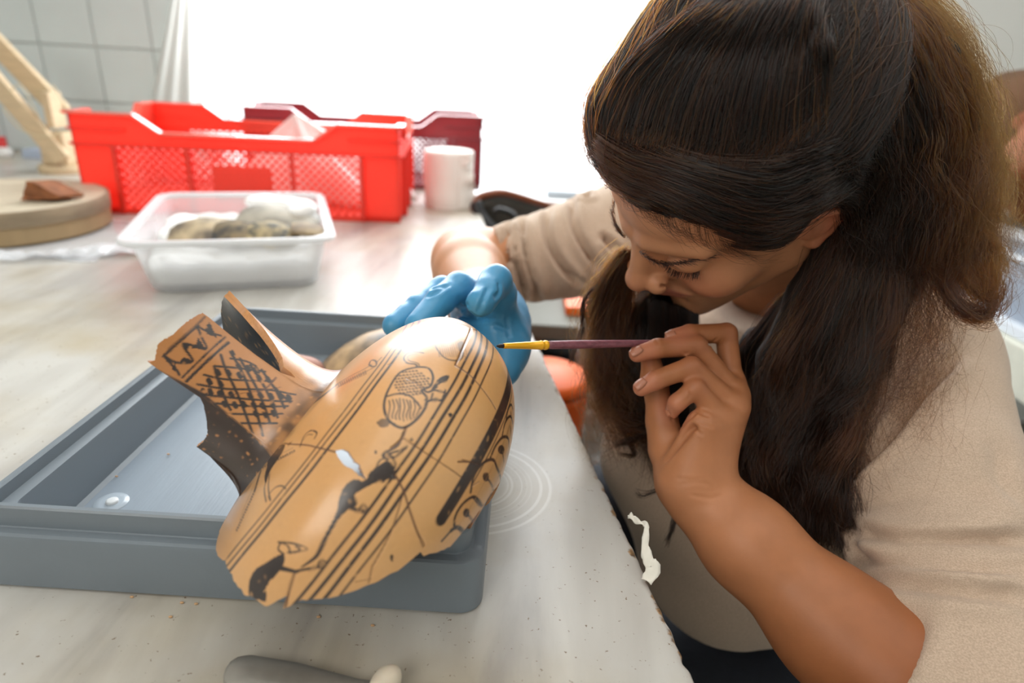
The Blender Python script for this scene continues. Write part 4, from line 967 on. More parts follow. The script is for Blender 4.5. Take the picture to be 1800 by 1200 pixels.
for x,y in((1105,660),(1110,715),(1150,612),(1205,615),(1165,675),(1160,725),(1075,715),(1260,580),(1265,628),(1310,592),(1355,600),(1365,640),(1415,650),(1320,735),(1375,735),(1430,738),(1240,785),(1285,780),(1340,785),(1385,788),(1440,785),(1350,830),(1400,835),(1445,828),(1185,780),(1480,740),(1525,745),(1220,730)):
    st(z3((x-5,y-7),(x+4,y+8)),.0026)
# black glaze on the low side of the neck
thb=np.median([SN.cast(*p_)[0] for p_ in z3((900,635),(1075,742),(1200,845),(1320,940))]);k=np.interp(SSg,[0,.03,.07,.11],[SN.cast(*z3((1320,945))[0])[0],SN.cast(*z3((1200,848))[0])[0],SN.cast(*z3((1000,668))[0])[0],SN.cast(*z3((790,590))[0])[0]])
PN.ink=np.maximum(PN.ink,np.clip((TH-k)/.02,0,1)*.97)
T2=np.interp(SSg,sn,tn);R2=np.interp(SSg,sn,rn);Pout=jpt(TH,T2,R2);Pin=jpt(TH,T2,R2-.0046)
fl=Pout.reshape(-1,3)
PN.ink=np.maximum(PN.ink,np.clip((.036-SSg)/.012,0,1)*np.clip(.75+.5*vnoise(fl,320,2).reshape(TH.shape),0,1)*.8)
lmb=np.clip((-1.35-TH)/.1,0,1);PN.ink=np.maximum(PN.ink,lmb*np.clip(.1+1.2*vnoise(fl,280,6).reshape(TH.shape),0,.75))
PN.crk=np.zeros(TH.shape);st(z3((1360,715),(1410,690),(1455,640)),.0012,lay=PN.crk);st(z3((800,740),(1060,750),(1330,715),(1480,690)),.0004,lay=PN.crk)
colN=colr(SN,TH,SSg,Pout,PN.ink,PN.crk,'c48a50','b0723c','2b211e',.85)
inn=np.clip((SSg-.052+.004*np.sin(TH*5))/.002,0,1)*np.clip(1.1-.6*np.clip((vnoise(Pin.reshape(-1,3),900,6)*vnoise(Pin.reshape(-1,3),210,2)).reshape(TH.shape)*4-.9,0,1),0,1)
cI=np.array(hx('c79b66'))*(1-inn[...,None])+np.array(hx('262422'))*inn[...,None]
shell('jug_neck',Pout,Pin,colN,cI,np.array(hx('c78d58')),None,M_pot,jug)
# the other sherds of the jug lying behind it in the tray
q=Pz(640,640,TZ+.02)
M_sa=mat('sherd_buff_dark','c9a77c',.45,col2='4b443e',vscale=22,bump=.1)
sa=sherd('sherd','curved buff and dark jug sherd lying behind the jug shoulder in the tray',[(-.055,-.03),(-.02,-.042),(.03,-.04),(.06,-.02),(.055,.02),(.02,.038),(-.035,.034),(-.06,.01)],(q[0]+.012,q[1]+.012,TZ+.045),(-.15,-.22,math.radians(20)),.062,.006,M_sa)
sherd('sherd','small buff sherd propped under the larger curved one in the tray',[(-.03,-.012),(.0,-.02),(.035,-.012),(.04,.012),(0,.02),(-.028,.012)],(q[0]-.004,q[1]-.034,TZ+.022),(.25,-.1,math.radians(12)),.05,.006,mat('sherd_buff','c99f6c',.6,var=.2))
# ================================================================= spatula, wax blob, paint flake
a1=Pz(398,1176,TZ+.004);a2=Pz(660,1212,TZ+.004)
pth=catmull([a1+(a2-a1)*u for u in(0,.2,.5,.75,1,1.4)],40);w=np.interp(np.linspace(0,1,40),[0,.04,.12,.35,.55,.7,1],[.002,.0075,.0105,.0098,.0066,.0045,.0045])
vs=[];fs=[];dx=(a2-a1)[:2];dx/=np.linalg.norm(dx);nx_=np.array([-dx[1],dx[0],0])
for i in range(40):
    for k in range(12):
        t=2*pi*k/12;vs.append(pth[i]+nx_*w[i]*math.cos(t)+np.array([0,0,.0032*min(1,w[i]/.005)*math.sin(t)]))
for i in range(39):
    for k in range(12):fs.append((i*12+k,i*12+(k+1)%12,(i+1)*12+(k+1)%12,(i+1)*12+k))
fs.append(tuple(range(12)));fs.append(tuple(39*12+k for k in range(11,-1,-1)))
o=mesh_obj('spatula',vs,fs,mat('dull_steel','9a968e',.36,metal=.35,var=.2,vscale=60));tag(o,'dull steel spatula lying on the marble in front of the tray','spatula')
c=Pz(676,1196,TZ+.006);o=lump('wax_lump',(c[0],c[1]-.002,TZ+.0075),(.0085,.008,.0095),mat('cream_wax','e2d6c2',.5,sss=.2),5,lobes=3,h=.0009,rough=.2);tag(o,'small cream wax lump beside the spatula','wax')
# peeling strip of paint standing off the table edge
pk=[(1136,1022,.4105,.009),(1148,1000,.414,.012),(1140,985,.416,.010),(1134,960,.422,.0062),(1136,935,.428,.0045),(1135,922,.432,.0040),(1122,917,.436,.0038),(1110,908,.440,.0052),(1106,904,.441,.004)]
pp=catmull([(a_[0],a_[1],a_[2]) for a_ in pk],60);ww=np.interp(np.linspace(0,1,60),np.linspace(0,1,len(pk)),[a_[3] for a_ in pk])
vs=[];fs=[];P2=np.array([U(x,y,d) for x,y,d in pp]);T_=np.gradient(P2,axis=0);T_/=np.linalg.norm(T_,axis=1)[:,None]
for i in range(60):
    vd=(P2[i]-C);sd=np.cross(T_[i],vd);sd/=np.linalg.norm(sd);jw=1+.18*mnoise.noise(Vector((i*.6,0,1)));jv=1+.18*mnoise.noise(Vector((i*.6,4,1)))
    for k in range(5):
        u=k/4-.5;vs.append(P2[i]+sd*ww[i]*.8*(u*2*(jw if u<0 else jv))*.5+np.array([0,0,.0008*math.sin(i*.7+k)]))
for i in range(59):
    for k in range(4):a=i*5+k;fs.append((a,a+1,a+6,a+5))
o=mesh_obj('paint_flake',vs,fs,mat('paint_flake_cream','e6e2d6',.6));o.modifiers.new('s','SOLIDIFY').thickness=.0006
tag(o,'curled strip of cream paint peeling off the table edge','paint flake')
# ================================================================= brush
HT=SB.cast(874,608);bt_=jpt(np.array(HT[0]),np.interp(HT[1],sb,tb)*np.array(1.),np.array(np.interp(HT[1],sb,rb)))
d_tip=float(proj(bt_)[2]);print('brush tip depth',d_tip,proj(bt_))
B0=U(873,608,d_tip+.001);B1=U(1135,603,.466);dirb=(B1-B0)/np.linalg.norm(B1-B0);LB=np.linalg.norm(B1-B0)
def bu(px): # distance along the brush for a pixel x
    lo_,hi_=0,LB*1.6
    for _ in range(40):
        mid=(lo_+hi_)/2
        if proj(B0+dirb*mid)[0]<px:lo_=mid
        else:hi_=mid
    return lo_
br=thing('paintbrush','thin paintbrush with a yellow ferrule held against the jug','brush',tuple(B0))
u0,u1,u2=bu(885),bu(962),bu(962)
M_br=mat('brush_bristle','1f1612',.6);M_fe=mat('yellow_ferrule','f0b01c',.28,metal=.25,spec=.6);M_ha=mat('mauve_wood_handle','8f5560',.45,var=.35,vscale=60,stretch=(1,6,6),bump=.2)
tube('bristles',[B0+dirb*x for x in(0,u0*.4,u0+.002)],[.0004,.0013,.0015],M_br,br,10)
fu=[(u0,.0016),(u0+.002,.0018),(u0+(u1-u0)*.5,.0024),(u0+(u1-u0)*.84,.0029),(u0+(u1-u0)*.85,.0033),(u0+(u1-u0)*.87,.0029),(u0+(u1-u0)*.93,.0029),(u0+(u1-u0)*.94,.0033),(u1-.0005,.0031),(u1,.0029)]
o=tube('ferrule',[B0+dirb*x for x,_ in fu],[r for _,r in fu],M_fe,br,16)
hu=np.linspace(u1-.001,LB+.045,26);tube('handle',[B0+dirb*x for x in hu],np.interp(hu,[u1,u1+.02,LB,LB+.045],[.0027,.0030,.0025,.0018]),M_ha,br,12)
# ================================================================= the woman
SO=os.environ.get('DBG','')
HX=np.array([.535,-.767,-.354]);HF=np.array([-.713,-.186,-.676]);HU=np.array([-.452,-.614,.647])
HM=np.stack([HX,HF,HU],1);HO=np.array([.160,.485,.988]);HS=.95
def Hw(x,y,z):return HO+HS*(HM@np.array([x,y,z],float))
def Hl(p):return (p-HO)@HM/HS
SL=U(1622,630,.58);SR=U(1180,400,.86);MS=(SL+SR)/2
print('SL',SL,'SR',SR,'M',MS)
neckb=MS+np.array([.0,.0,.015])
def sym(q):
    r=q.copy();r[:,0]=np.abs(r[:,0]);return r
def head_core(q,hair=False):
    s=sym(q)
    d=ell(s,(0,-.012,.048),(.0735,.094,.083))
    d=smin(d,ell(s,(0,.030,.052),(.060,.060,.054)),.02)
    d=smin(d,ell(s,(0,.032,-.012),(.059,.052,.062)),.02)
    return d
def head_sdf(p):
    q=Hl(p);s=sym(q)
    d=head_core(q)
    d=smin(d,cone(s,(.050,.004,-.048),(.013,.070,-.086),.016,.0155),.020)     # jaw
    d=smin(d,ell(s,(0,.060,-.058),(.034,.030,.034)),.018)                     # mouth mound
    d=smin(d,ell(s,(0,.074,-.090),(.018,.0165,.015)),.012)                    # chin
    d=smin(d,ell(s,(.036,.056,-.022),(.023,.026,.024)),.016)                  # cheek
    d=smin(d,cone(s,(.010,.0870,.0305),(.044,.0660,.032),.0092,.010),.009)      # brow
    d=smin(d,ell(s,(.0,.0,-.02),(.058,.05,.05)),.02)
    d=smin(d,cone(s,(0,.076,.018),(0,.086,-.018),.0125,.0145),.010)
    d=smax(d,-sph(s,(.034,.1050,.012),.0165),.010)                            # eye hollow
    d=smin(d,ell(s,(.0315,.0710,.0125),(.0150,.0150,.0125)),.004)             # closed lid
    # lid edge: lower crease
    d=smax(d,-cone(s,(.019,.0868,.0052),(.046,.0735,.0068),.0010,.0009),.0015)
    d=smin(d,cone(s,(.020,.0842,.0062),(.044,.0745,.0085),.0019,.0015),.002)
    # nose
    d=smin(d,cone(s,(0,.0865,.026),(0,.1045,-.012),.0075,.0082),.009)
    d=smin(d,sph(s,(0,.1068,-.0172),.0106),.006)
    d=smin(d,sph(s,(.0128,.0985,-.0212),.0089),.004)
    d=smin(d,cone(s,(0,.1045,-.0245),(0,.094,-.030),.0045,.005),.004)
    d=smax(d,-ell(s,(.0062,.1005,-.0295),(.0032,.0060,.0040)),.002)
    d=smax(d,-cone(s,(.0190,.098,-.017),(.0165,.091,-.028),.0012,.0016),.003) # alar crease
    # lips
    zz=-.0495
    d=smin(d,cone(s,(.004,.0925,-.0465),(.023,.0815,-.0505),.0052,.0022),.004)
    d=smin(d,cone(s,(0,.0920,-.0560),(.018,.0840,-.0545),.0062,.0028),.004)
    d=smax(d,-cone(s,(0,.0985,-.0512),(.0255,.0835,-.0518),.0011,.0008),.0016)
    d=smax(d,-cone(s,(0,.092,-.0670),(.014,.086,-.066),.0030,.002),.008)
    # ears
    e=None
    rim_=[(.064,.004,-.010),(.069,.010,.006),(.074,.004,.022),(.080,-.010,.030),(.083,-.024,.024),(.081,-.030,.008),(.076,-.026,-.008),(.071,-.016,-.020),(.068,-.006,-.027)]
    e=chain(s,rim_,[.0035,.0036,.0036,.0038,.004,.0040,.0042,.0055,.0070],.003)
    c=np.array([.070,-.010,.004]);pl=ell(s,c,(.0055,.0185,.026));e=smin(e,pl,.004)
    e=smin(e,chain(s,[(.078,-.004,.018),(.080,-.016,.012),(.077,-.020,-.002),(.073,-.012,-.014)],[.0026,.003,.003,.003],.002),.003)
    e=smax(e,-ell(s,(.080,-.006,-.001),(.008,.0085,.0095)),.003)
    e=smax(e,-chain(s,[(.080,.003,.016),(.084,-.014,.023),(.085,-.023,.012)],[.002,.0022,.002],.002),.002)
    e=smin(e,ell(s,(.0665,.007,-.001),(.004,.004,.006)),.003)
    d=smin(d,e,.0045)
    # neck down to the shoulders
    n=cone(p,Hw(0,-.028,-.035),neckb,.051,.056);d=smin(d,n,.025)
    n2=cone(p,neckb,SL,.06,.045);n3=cone(p,neckb,SR,.06,.045);d=smin(d,smin(n2,n3,.03),.035)
    return d
person=thing('person','dark-haired woman in an oatmeal sweater and one blue glove, bending over the jug','person',(float(MS[0]),float(MS[1]),0))
M_skin=mat('skin',(.50,.25,.135),.48,attr='skin',var=.10,vscale=60,bump=.16,bscale=700,dist=.0003,sss=.12,spec=.4)
V=[];Fq=[];CC=[];nof=0
def addm(v,f,c):
    global nof
    V.append(v);Fq.append(f+nof);nof+=len(v);CC.append(c)
SK=np.array(hx('c98f68'));SKr=np.array(hx('c8785a'))
lo=np.min([Hw(x,y,z) for x in(-.1,.1) for y in(-.12,.13) for z in(-.12,.145)],0);hi=np.max([Hw(x,y,z) for x in(-.1,.1) for y in(-.12,.13) for z in(-.12,.145)],0)
hi[1]=max(hi[1],.60);hi[0]=max(hi[0],.27)
v,f=surfnet(head_sdf,lo,hi,.00125)
q=Hl(v);s=sym(q)
col=np.tile(SK,(len(v),1))
def blend(w,c):
    global col
    w=np.clip(w,0,1)[:,None];col=col*(1-w)+np.array(c)*w
blend(.55*np.exp(-((s[:,0]-.040)/.020)**2-((q[:,1]-.07)/.03)**2-((q[:,2]+.022)/.022)**2),SKr)
blend(.50*np.exp(-((q[:,0])/.012)**2-((q[:,1]-.112)/.012)**2-((q[:,2]+.018)/.012)**2),SKr)
blend(.6*np.clip((s[:,0]-.066)/.01,0,1)*(q[:,2]<.04),hx('b8644c'))
lipm=np.minimum(cone(s,(.0,.097,-.0455),(.024,.083,-.0505),.0045,.001),cone(s,(0,.097,-.0565),(.020,.085,-.0535),.0055,.001))
blend(.75*np.clip(1-lipm/.0014,0,1),hx('a5594c'))
lidm=cone(s,(.019,.0868,.0058),(.046,.0750,.0076),.0002,.0002);blend(.8*np.clip(1.6-lidm/.0011,0,1),hx('3a2a26'))
addm(v,f,col)
# ---------------- left arm and hand (holding the brush)
def Ul(l):return [U(*a) for a in l]
FA=Ul([(1690,1275,.385),(1563,1180,.405),(1466,1102,.425),(1312,950,.452),(1236,872,.468)])
W_=U(1236,870,.468)
fing={ # px,py,depth per joint : MCP, PIP, DIP, tip ; radii
 'index':([(1285,672,.488),(1277,586,.487),(1212,586,.476),(1182,592,.4705)],[.0088,.0080,.0068,.0058]),
 'middle':([(1291,694,.476),(1224,608,.468),(1156,612,.462),(1120,622,.459)],[.0090,.0078,.0070,.0060]),
 'ring':([(1290,716,.466),(1215,645,.456),(1152,668,.454),(1127,682,.455)],[.0088,.0076,.0068,.0058]),
 'pinky':([(1272,738,.457),(1222,682,.450),(1190,708,.454),(1182,722,.459)],[.0080,.0070,.0063,.0053])}
def hand_l(p):
    d=chain(p,FA,[.043,.0395,.0365,.0300,.0245],.02)
    wr=cone(p,W_,U(1232,835,.466),.0245,.022);d=smin(d,wr,.014)
    # palm: metacarpals
    for k,(n,(pt,rs)) in enumerate(fing.items()):
        m=U(*pt[0]);d=smin(d,cone(p,U(1228+k*3,850,.474-.004*k),m,.0135,.0105 if k<3 else .0098),.012)
    d=smin(d,cone(p,U(1200,845,.462),U(1236,748,.452),.0185,.0125),.012)    # hypothenar
    d=smin(d,cone(p,U(1190,845,.478),U(1164,745,.482),.0160,.0110),.010)    # thenar
    fs_=None
    for n,(pt,rs) in fing.items():
        P_=Ul(pt);c=chain(p,P_,rs,.0022)
        d=smin(d,c,.0042)
    th=chain(p,Ul([(1170,790,.480),(1163,735,.482),(1150,668,.478),(1142,622,.474)]),[.0130,.0105,.0092,.0070],.006);d=smin(d,th,.004)
    # creases
    for a_,b_ in (((1160,822,.452),(1212,762,.441)),):
        pass
    d=smax(d,-cone(p,U(1162,812,.4515),U(1219,752,.4455),.0016,.0012),.006)
    d=smax(d,-cone(p,U(1220,722,.4415),U(1244,738,.4395),.0012,.0009),.0035)
    d=smax(d,-cone(p,U(1226,748,.4395),U(1236,758,.4385),.0011,.0009),.003)
    return d
pts=np.array(FA+[U(*a) for pt,_ in fing.values() for a in pt]+Ul([(1140,600,.48),(1150,800,.49)]))
v,f=surfnet(hand_l,pts.min(0)-.03,pts.max(0)+.03,.0012)
fa=np.clip(np.linalg.norm(v-W_,axis=1)/.16,0,1)[:,None];c=SK*np.array([.97,.90,.84])*(1-fa)+np.array(hx('9a5a31'))*fa  # browner forearm skin plus its shade, both painted in towards the elbow
tipd=np.min([np.linalg.norm(v-U(*pt[3]),axis=1) for pt,_ in fing.values()],0);w=np.clip(1.2-tipd/.016,0,.55)[:,None];c=c*(1-w)+np.array(hx('cf8468'))*w
knd=np.min([np.linalg.norm(v-U(*pt[1]),axis=1) for pt,_ in fing.values()],0);w=np.clip(1-knd/.012,0,.3)[:,None];c=c*(1-w)+np.array(hx('a96a4e'))*w
zh=lambda l:[(1000+x/2.8575,480+y/2.8575) for x,y in l]
v=crease(v,bvh_of(v,f),[(zh(l),w,d) for l,w,d in ((((640,690),(665,705),(700,718)),.0010,.0011),(((640,740),(680,755),(720,775)),.0010,.0007),(((630,770),(655,800),(670,810)),.0010,.0009),(((430,318),(440,335),(445,352)),.0012,.0006),(((575,395),(590,405),(600,395)),.0009,.0007),(((520,600),(545,600),(560,590)),.0009,.0006),(((700,360),(740,330)),.0010,.0010),(((590,640),(605,620),(600,600)),.001,.0008),(((470,960),(540,880),(600,800),(640,770)),.0022,.0016),(((560,1060),(640,1050),(700,1060)),.0014,.0003),(((540,1030),(600,1035),(680,1030)),.0012,.00025),(((600,1110),(700,1130),(760,1120)),.0014,.0003),(((555,790),(600,740),(640,700)),.0012,.0008),(((490,660),(500,700),(520,740)),.0012,.0009))])
addm(v,f,c)
# ---------------- right forearm and elbow
ER=U(822,462,.77);WR=U(842,535,.60)
SRs=U(1150,410,.84)
def arm_r(p):
    d=cone(p,U(960,462,.80),ER,.045,.040);d=smin(d,chain(p,[ER,U(826,480,.70),WR,U(850,560,.57)],[.040,.039,.029,.026],.01),.02);return d
pts=np.array([ER,WR,U(960,462,.80),U(850,580,.57)]);v,f=surfnet(arm_r,pts.min(0)-.06,pts.max(0)+.06,.0025);addm(v,f,np.tile(SK,(len(v),1)))
# ---------------- trunk under the clothes
WA=U(1350,880,.74);HI=U(1520,1120,.86)
chest=MS+np.array([.03,.03,-.14])
print('chest',chest,'waist',WA,'hip',HI)
def trunk(p,g=0.):
    d=chain(p,[MS+np.array([.01,.02,-.05]),chest,WA,HI],[.085+g,.115+g,.118+g,.14+g],.06)
    d=smin(d,cone(p,SL,SR,.046+g,.050+g),.05);return d
v,f=surfnet(lambda p:trunk(p,-.018),np.min([MS,WA,HI,SR,SL],0)-.22,np.max([MS,WA,HI,SR,SL],0)+.22,.008);addm(v,f,np.tile(SK,(len(v),1)))
body=mesh_obj('body',np.concatenate(V),np.concatenate(Fq),M_skin,person);set_attr(body.data,'skin',np.concatenate(CC))
# ---------------- fingernails
M_nail=mat('nail','b0745a',.38,coat=.1)
def nail(px,py,d,dirpx,w,l):
    c=U(px,py,d);t=U(px+dirpx[0],py+dirpx[1],d)-c;t/=np.linalg.norm(t);vd=C-c;vd/=np.linalg.norm(vd)
    nn=vd+.9*(U(px-dirpx[1]*0+0,py-30,d)-c)/np.linalg.norm(U(px,py-30,d)-c);nn-=nn@t*t;nn/=np.linalg.norm(nn);s_=np.cross(nn,t)
    vs=[];fs=[];a_,b_=10,8
    for i in range(a_):
        for j in range(b_):
            u=i/(a_-1)*2-1;w_=j/(b_-1)*2-1;ww=w*(1-.25*max(0,-u)**2-.35*max(0,u)**3)
            vs.append(c+t*u*l+s_*w_*ww+nn*(.0001-.45*w_*w_*ww-.0006*u*u))
    for i in range(a_-1):
        for j in range(b_-1):k=i*b_+j;fs.append((k,k+1,k+b_+1,k+b_))
    o=mesh_obj('fingernail',vs,fs,M_nail,person);o.modifiers.new('s','SOLIDIFY').thickness=.0004
nail(1117,615,.4535,(-10,6),.0036,.0046);nail(1124,673,.4495,(-9,8),.0035,.0046);nail(1178,585,.4655,(-10,3),.0032,.0036);nail(1177,714,.4545,(-4,10),.0026,.0030)
# ---------------- blue glove
gf={'thumb':([(880,560,.520),(880,515,.492),(871,494,.478),(846,531,.458)],[.0150,.0120,.0118,.0105]),
 'index':([(858,532,.535),(806,503,.505),(772,530,.485),(735,572,.465)],[.0128,.0112,.0108,.0098]),
 'middle':([(845,525,.558),(777,510,.530),(735,542,.508),(694,572,.490)],[.0128,.0112,.0106,.0096]),
 'ring':([(838,520,.575),(770,515,.560),(728,545,.54),(705,585,.52)],[.012,.0105,.0095,.008]),
 'pinky':([(880,580,.56),(840,560,.55),(800,590,.52),(780,610,.50)],[.011,.0095,.0085,.0075])}
def glove(p):
    d=chain(p,Ul([(845,530,.605),(862,560,.575),(872,580,.550)]),[.0315,.0300,.0290],.02)
    for n,(pt,rs) in gf.items():
        P_=Ul(pt)
        if n!='thumb':d=smin(d,cone(p,U(866,575,.56),P_[0],.020,rs[0]+.003),.014)
        d=smin(d,chain(p,P_,rs,.004),.0045 if n!='thumb' else .008)
    d=smin(d,chain(p,Ul([(872,570,.545),(882,610,.52),(884,650,.500)]),[.024,.0195,.0135],.02),.015)
    t=p[:,2]*1.0
    # wrinkles
    d=d+.00055*np.sin(420*(p@np.array([.62,.3,.72]))+4*vnoise(p,40,3))*np.clip(.3+vnoise(p,55,1),0,1)
    return d
pts=np.array([U(*a) for pt,_ in gf.values() for a in pt]+Ul([(845,530,.605),(884,660,.5)]));v,f=surfnet(glove,pts.min(0)-.036,pts.max(0)+.036,.0013)
zg=lambda l:[(740+x/4,440+y/4) for x,y in l]
v=crease(v,bvh_of(v,f),[(zg(l),.0016,.0014) for l in (((475,255),(440,340),(405,430)),((545,225),(552,290),(520,330)),((330,380),(300,425)),((200,240),(120,290),(60,320)),((360,440),(430,475),(510,480)),((250,450),(330,470),(420,500)),((80,270),(160,250)),((600,480),(620,600)),((520,520),(600,560)))])
M_glove=mat('nitrile_blue','4796c4',.38,var=.10,vscale=25,bump=.35,bscale=90,dist=.0012,spec=.5,sss=.0)
mesh_obj('glove',v,f,M_glove,person)
# ---------------- sweater
hp=[U(1112,812,.74),U(1185,1000,.66),U(1400,1172,.60)]
hn=np.cross(hp[1]-hp[0],hp[2]-hp[0]);hn/=np.linalg.norm(hn);hn*=np.sign(hn@(hp[0]-WA+np.array([0,0,-.3])))  # points down
if hn[2]>0:hn=-hn
EL=U(1700,1262,.39)
def sweater(p):
    d=trunk(p,.014)
    # belly and chest front fabric hanging towards the table
    d=smin(d,chain(p,Ul([(1300,640,.66),(1235,800,.66),(1290,960,.66)]),[.07,.095,.10],.03),.04)
    d=d+.0030*vnoise(p,26,2)+.0018*np.sin(70*(p@np.array([.5,-.2,.8]))+3*vnoise(p,14,1))
    d=smax(d,(p-hp[1])@hn,.006)
    # near sleeve
    a1_,h1=cone(p,SL,U(1636,860,.500),.060,.0635,True);a2_,h2=cone(p,U(1636,860,.500),EL,.0635,.057,True)
    a3_,h3=cone(p,EL,U(1600,1222,.402),.056,.052,True)
    fdir=(U(1466,1102,.425)-EL);fdir/=np.linalg.norm(fdir);cutp=U(1640,1150,.398)
    pd=(p-cutp)@fdir;a3_=smin(a2_,smax(a3_,pd,.004),.02)
    sl=smin(a1_,a3_,.02)
    rc_=EL+fdir*(((cutp-EL)@fdir)+.009);rd=np.linalg.norm((p-rc_)-((p-rc_)@fdir)[:,None]*fdir,axis=1);ring=np.hypot(rd-.0462,(p-rc_)@fdir)-.0062
    ax_=(EL-SL)/np.linalg.norm(EL-SL);u=(p-SL)@ax_;ph=3.0*vnoise(p,9,2)
    low=np.clip((u-.155)/.03,0,1)*np.clip((rd-.050)/.02,0,1)*1.0+0*np.clip((rd-.050)/.02,0,1);sl=sl+low*(-.0065*np.abs(np.sin(62*u+ph*.8+9*(p[:,0]-SL[0])))**.6+.003)+.0018*vnoise(p,30,7)
    sl=sl-.0*u
    sl=smin(sl,ring,.006)
    d=smin(d,sl,.014)
    # seam crease at the armhole
    # far sleeve
    b1,h=cone(p,SRs,U(870,468,.775),.078,.0475,True)
    w=np.clip((h-.1)/.2,0,1);b1=b1-w*(.0015*np.abs(np.sin(19*h**1.15*1.35+.9*vnoise(p,16,4)))-.002)+.0012*vnoise(p,45,3)
    cd=(ER-SRs)/np.linalg.norm(ER-SRs);b1=smax(b1,(p-U(872,470,.775))@cd,.004)
    d=smin(d,b1,.03)
    d=smin(d,cone(p,SR,SRs,.075,.078),.04)
    # neck opening
    d=smax(d,-cone(p,neckb+np.array([.0,.0,.02]),Hw(0,-.0,-.12),.062,.075),.006)
    d=smax(d,-sph(p,U(1292,562,.550),.034),.006)
    return d
allp=np.array([SL,SR,SRs,EL,HI,WA,U(870,468,.775),U(1600,1222,.4),hp[0],hp[1],hp[2]])
v,f=surfnet(sweater,allp.min(0)-.10,allp.max(0)+.10,.0034)
zf=lambda l:[(820+x/3.53,280+y/3.53) for x,y in l]
zn=lambda l:[(1200+x/2.4,700+y/2.4) for x,y in l]
v=crease(v,bvh_of(v,f),[(zf(l),.0042,.012) for l in (((262,400),(235,520),(248,640)),((286,440),(300,600),(370,850)),((340,365),(350,500),(400,740),(450,870)),((515,295),(500,400),(530,550),(620,690),(710,775)),((655,210),(660,330),(700,480),(820,680)),((738,160),(745,240)),((855,480),(915,555)),((160,440),(175,560),(200,640)))]+[(zn(l),w,d) for l,w,d in ((((1170,-195),(1110,-130),(1040,-60),(985,0),(870,160),(740,300),(695,390),(690,480),(720,560)),.0045,.013),(((720,560),(900,600),(1200,605),(1420,600)),.005,.008),(((720,600),(760,680),(1000,690),(1400,710)),.006,.009),(((730,760),(900,770),(1200,800),(1440,830)),.006,.010),(((1180,440),(1280,330),(1340,200)),.010,.003),(((1360,240),(1350,330),(1400,420)),.006,.003))])
M_sw=mat('oatmeal_knit','d0b9a4',.95,col2='b8a18c',vscale=900,bump=.4,bscale=1500,dist=.0006,stretch=(1,1,2.2),detail=2,sheen=.2)
mesh_obj('sweater',v,f,M_sw,person)
# ---------------- trousers
def trou(p):
    k1=U(1075,905,.86);k2=U(1150,1200,.70)
    d=chain(p,[HI,HI+np.array([0,.06,-.06]),k1],[.15,.125,.062],.05);d=smin(d,chain(p,[HI,HI+np.array([0,-.06,-.06]),k2],[.15,.12,.068],.05),.04)
    d=smin(d,chain(p,[WA+(HI-WA)*.2,HI],[.112,.15],.05),.04)
    for k_ in(k1,k2):d=smin(d,cone(p,k_,(k_[0]+.03,k_[1]+.02,.10),.062,.045),.03)
    return d+.0025*vnoise(p,22,5)
k1=U(1075,905,.86);k2=U(1150,1200,.70);print('knees',k1,k2,'HI',HI)
ap=np.array([HI,k1,k2,WA]);lo_=ap.min(0)-.2;lo_[2]=.03;v,f=surfnet(trou,lo_,ap.max(0)+.2,.009)
mesh_obj('trousers',v,f,mat('navy_denim','141a26',.8,var=.3,vscale=90,bump=.3,bscale=400),person)
for k_ in(k1,k2):
    c=np.array([k_[0]-.02,k_[1]+.0,.045])
    v,f=surfnet(lambda p:smax(smin(ell(p,c,(.12,.045,.045)),ell(p,c+np.array([.05,.01,.035]),(.06,.042,.05)),.02),.004-p[:,2],.003),c-.17,c+.17,.006);mesh_obj('shoe',v,f,M_blk,person)
# seat under her
sc2=thing('stool','round black work stool under the woman','stool',(float(HI[0]),float(HI[1]),0))
sz=float(HI[2])-.17
v,f=lathe_v([(0,sz),(.16,sz),(.178,sz-.012),(.18,sz-.035),(.165,sz-.05),(0,sz-.05)],40);mesh_obj('seat',v,f,M_seatd,sc2,world=False)
v,f=lathe_v([(.024,sz-.05),(.024,.06),(.05,.05)],20);mesh_obj('pole',v,f,M_blk,sc2,world=False)
for k in range(5):
    a_=2*pi*k/5;tube('leg',[(0.02*math.cos(a_),0.02*math.sin(a_),.06),(.25*math.cos(a_),.25*math.sin(a_),.02)],[.02,.014],M_blk,sc2,8,world=False)
# ================================================================= hair
def hairmat(n,mel,red,rough=.32):
    m=bpy.data.materials.new(n);m.use_nodes=True;nt=m.node_tree;nt.nodes.clear();o=nt.nodes.new('ShaderNodeOutputMaterial')
    h=nt.nodes.new('ShaderNodeBsdfHairPrincipled');h.model='CHIANG';h.parametrization='MELANIN'
    h.inputs['Melanin'].default_value=mel;h.inputs['Melanin Redness'].default_value=red;h.inputs['Roughness'].default_value=rough;h.inputs['Random Color'].default_value=.25 if 'Random Color' in h.inputs else 0
    h.inputs['Radial Roughness'].default_value=.4
    nt.links.new(h.outputs[0],o.inputs[0]);return m
MH_d=hairmat('hair_dark',.90,.42,.25);MH_t=hairmat('hair_near_black',.945,.30,.24);MH_b=hairmat('hair_brown',.70,.72,.35);MH_l=hairmat('hair_light_ends',.52,.78,.38)
M_under=mat('hair_under','140e0c',.7,bump=.6,bscale=160,stretch=(1,1,.2),dist=.002)
M_cap=mat('scalp_and_roots',(.01,.008,.007),.65,attr='cap',bump=.5,bscale=180,dist=.001)
def zline(y):return np.interp(y,[-.1,-.03,-.018,.004,.016,.035,.055,.072,.1],[-.065,-.045,.036,.034,.014,.036,.058,.074,.080])
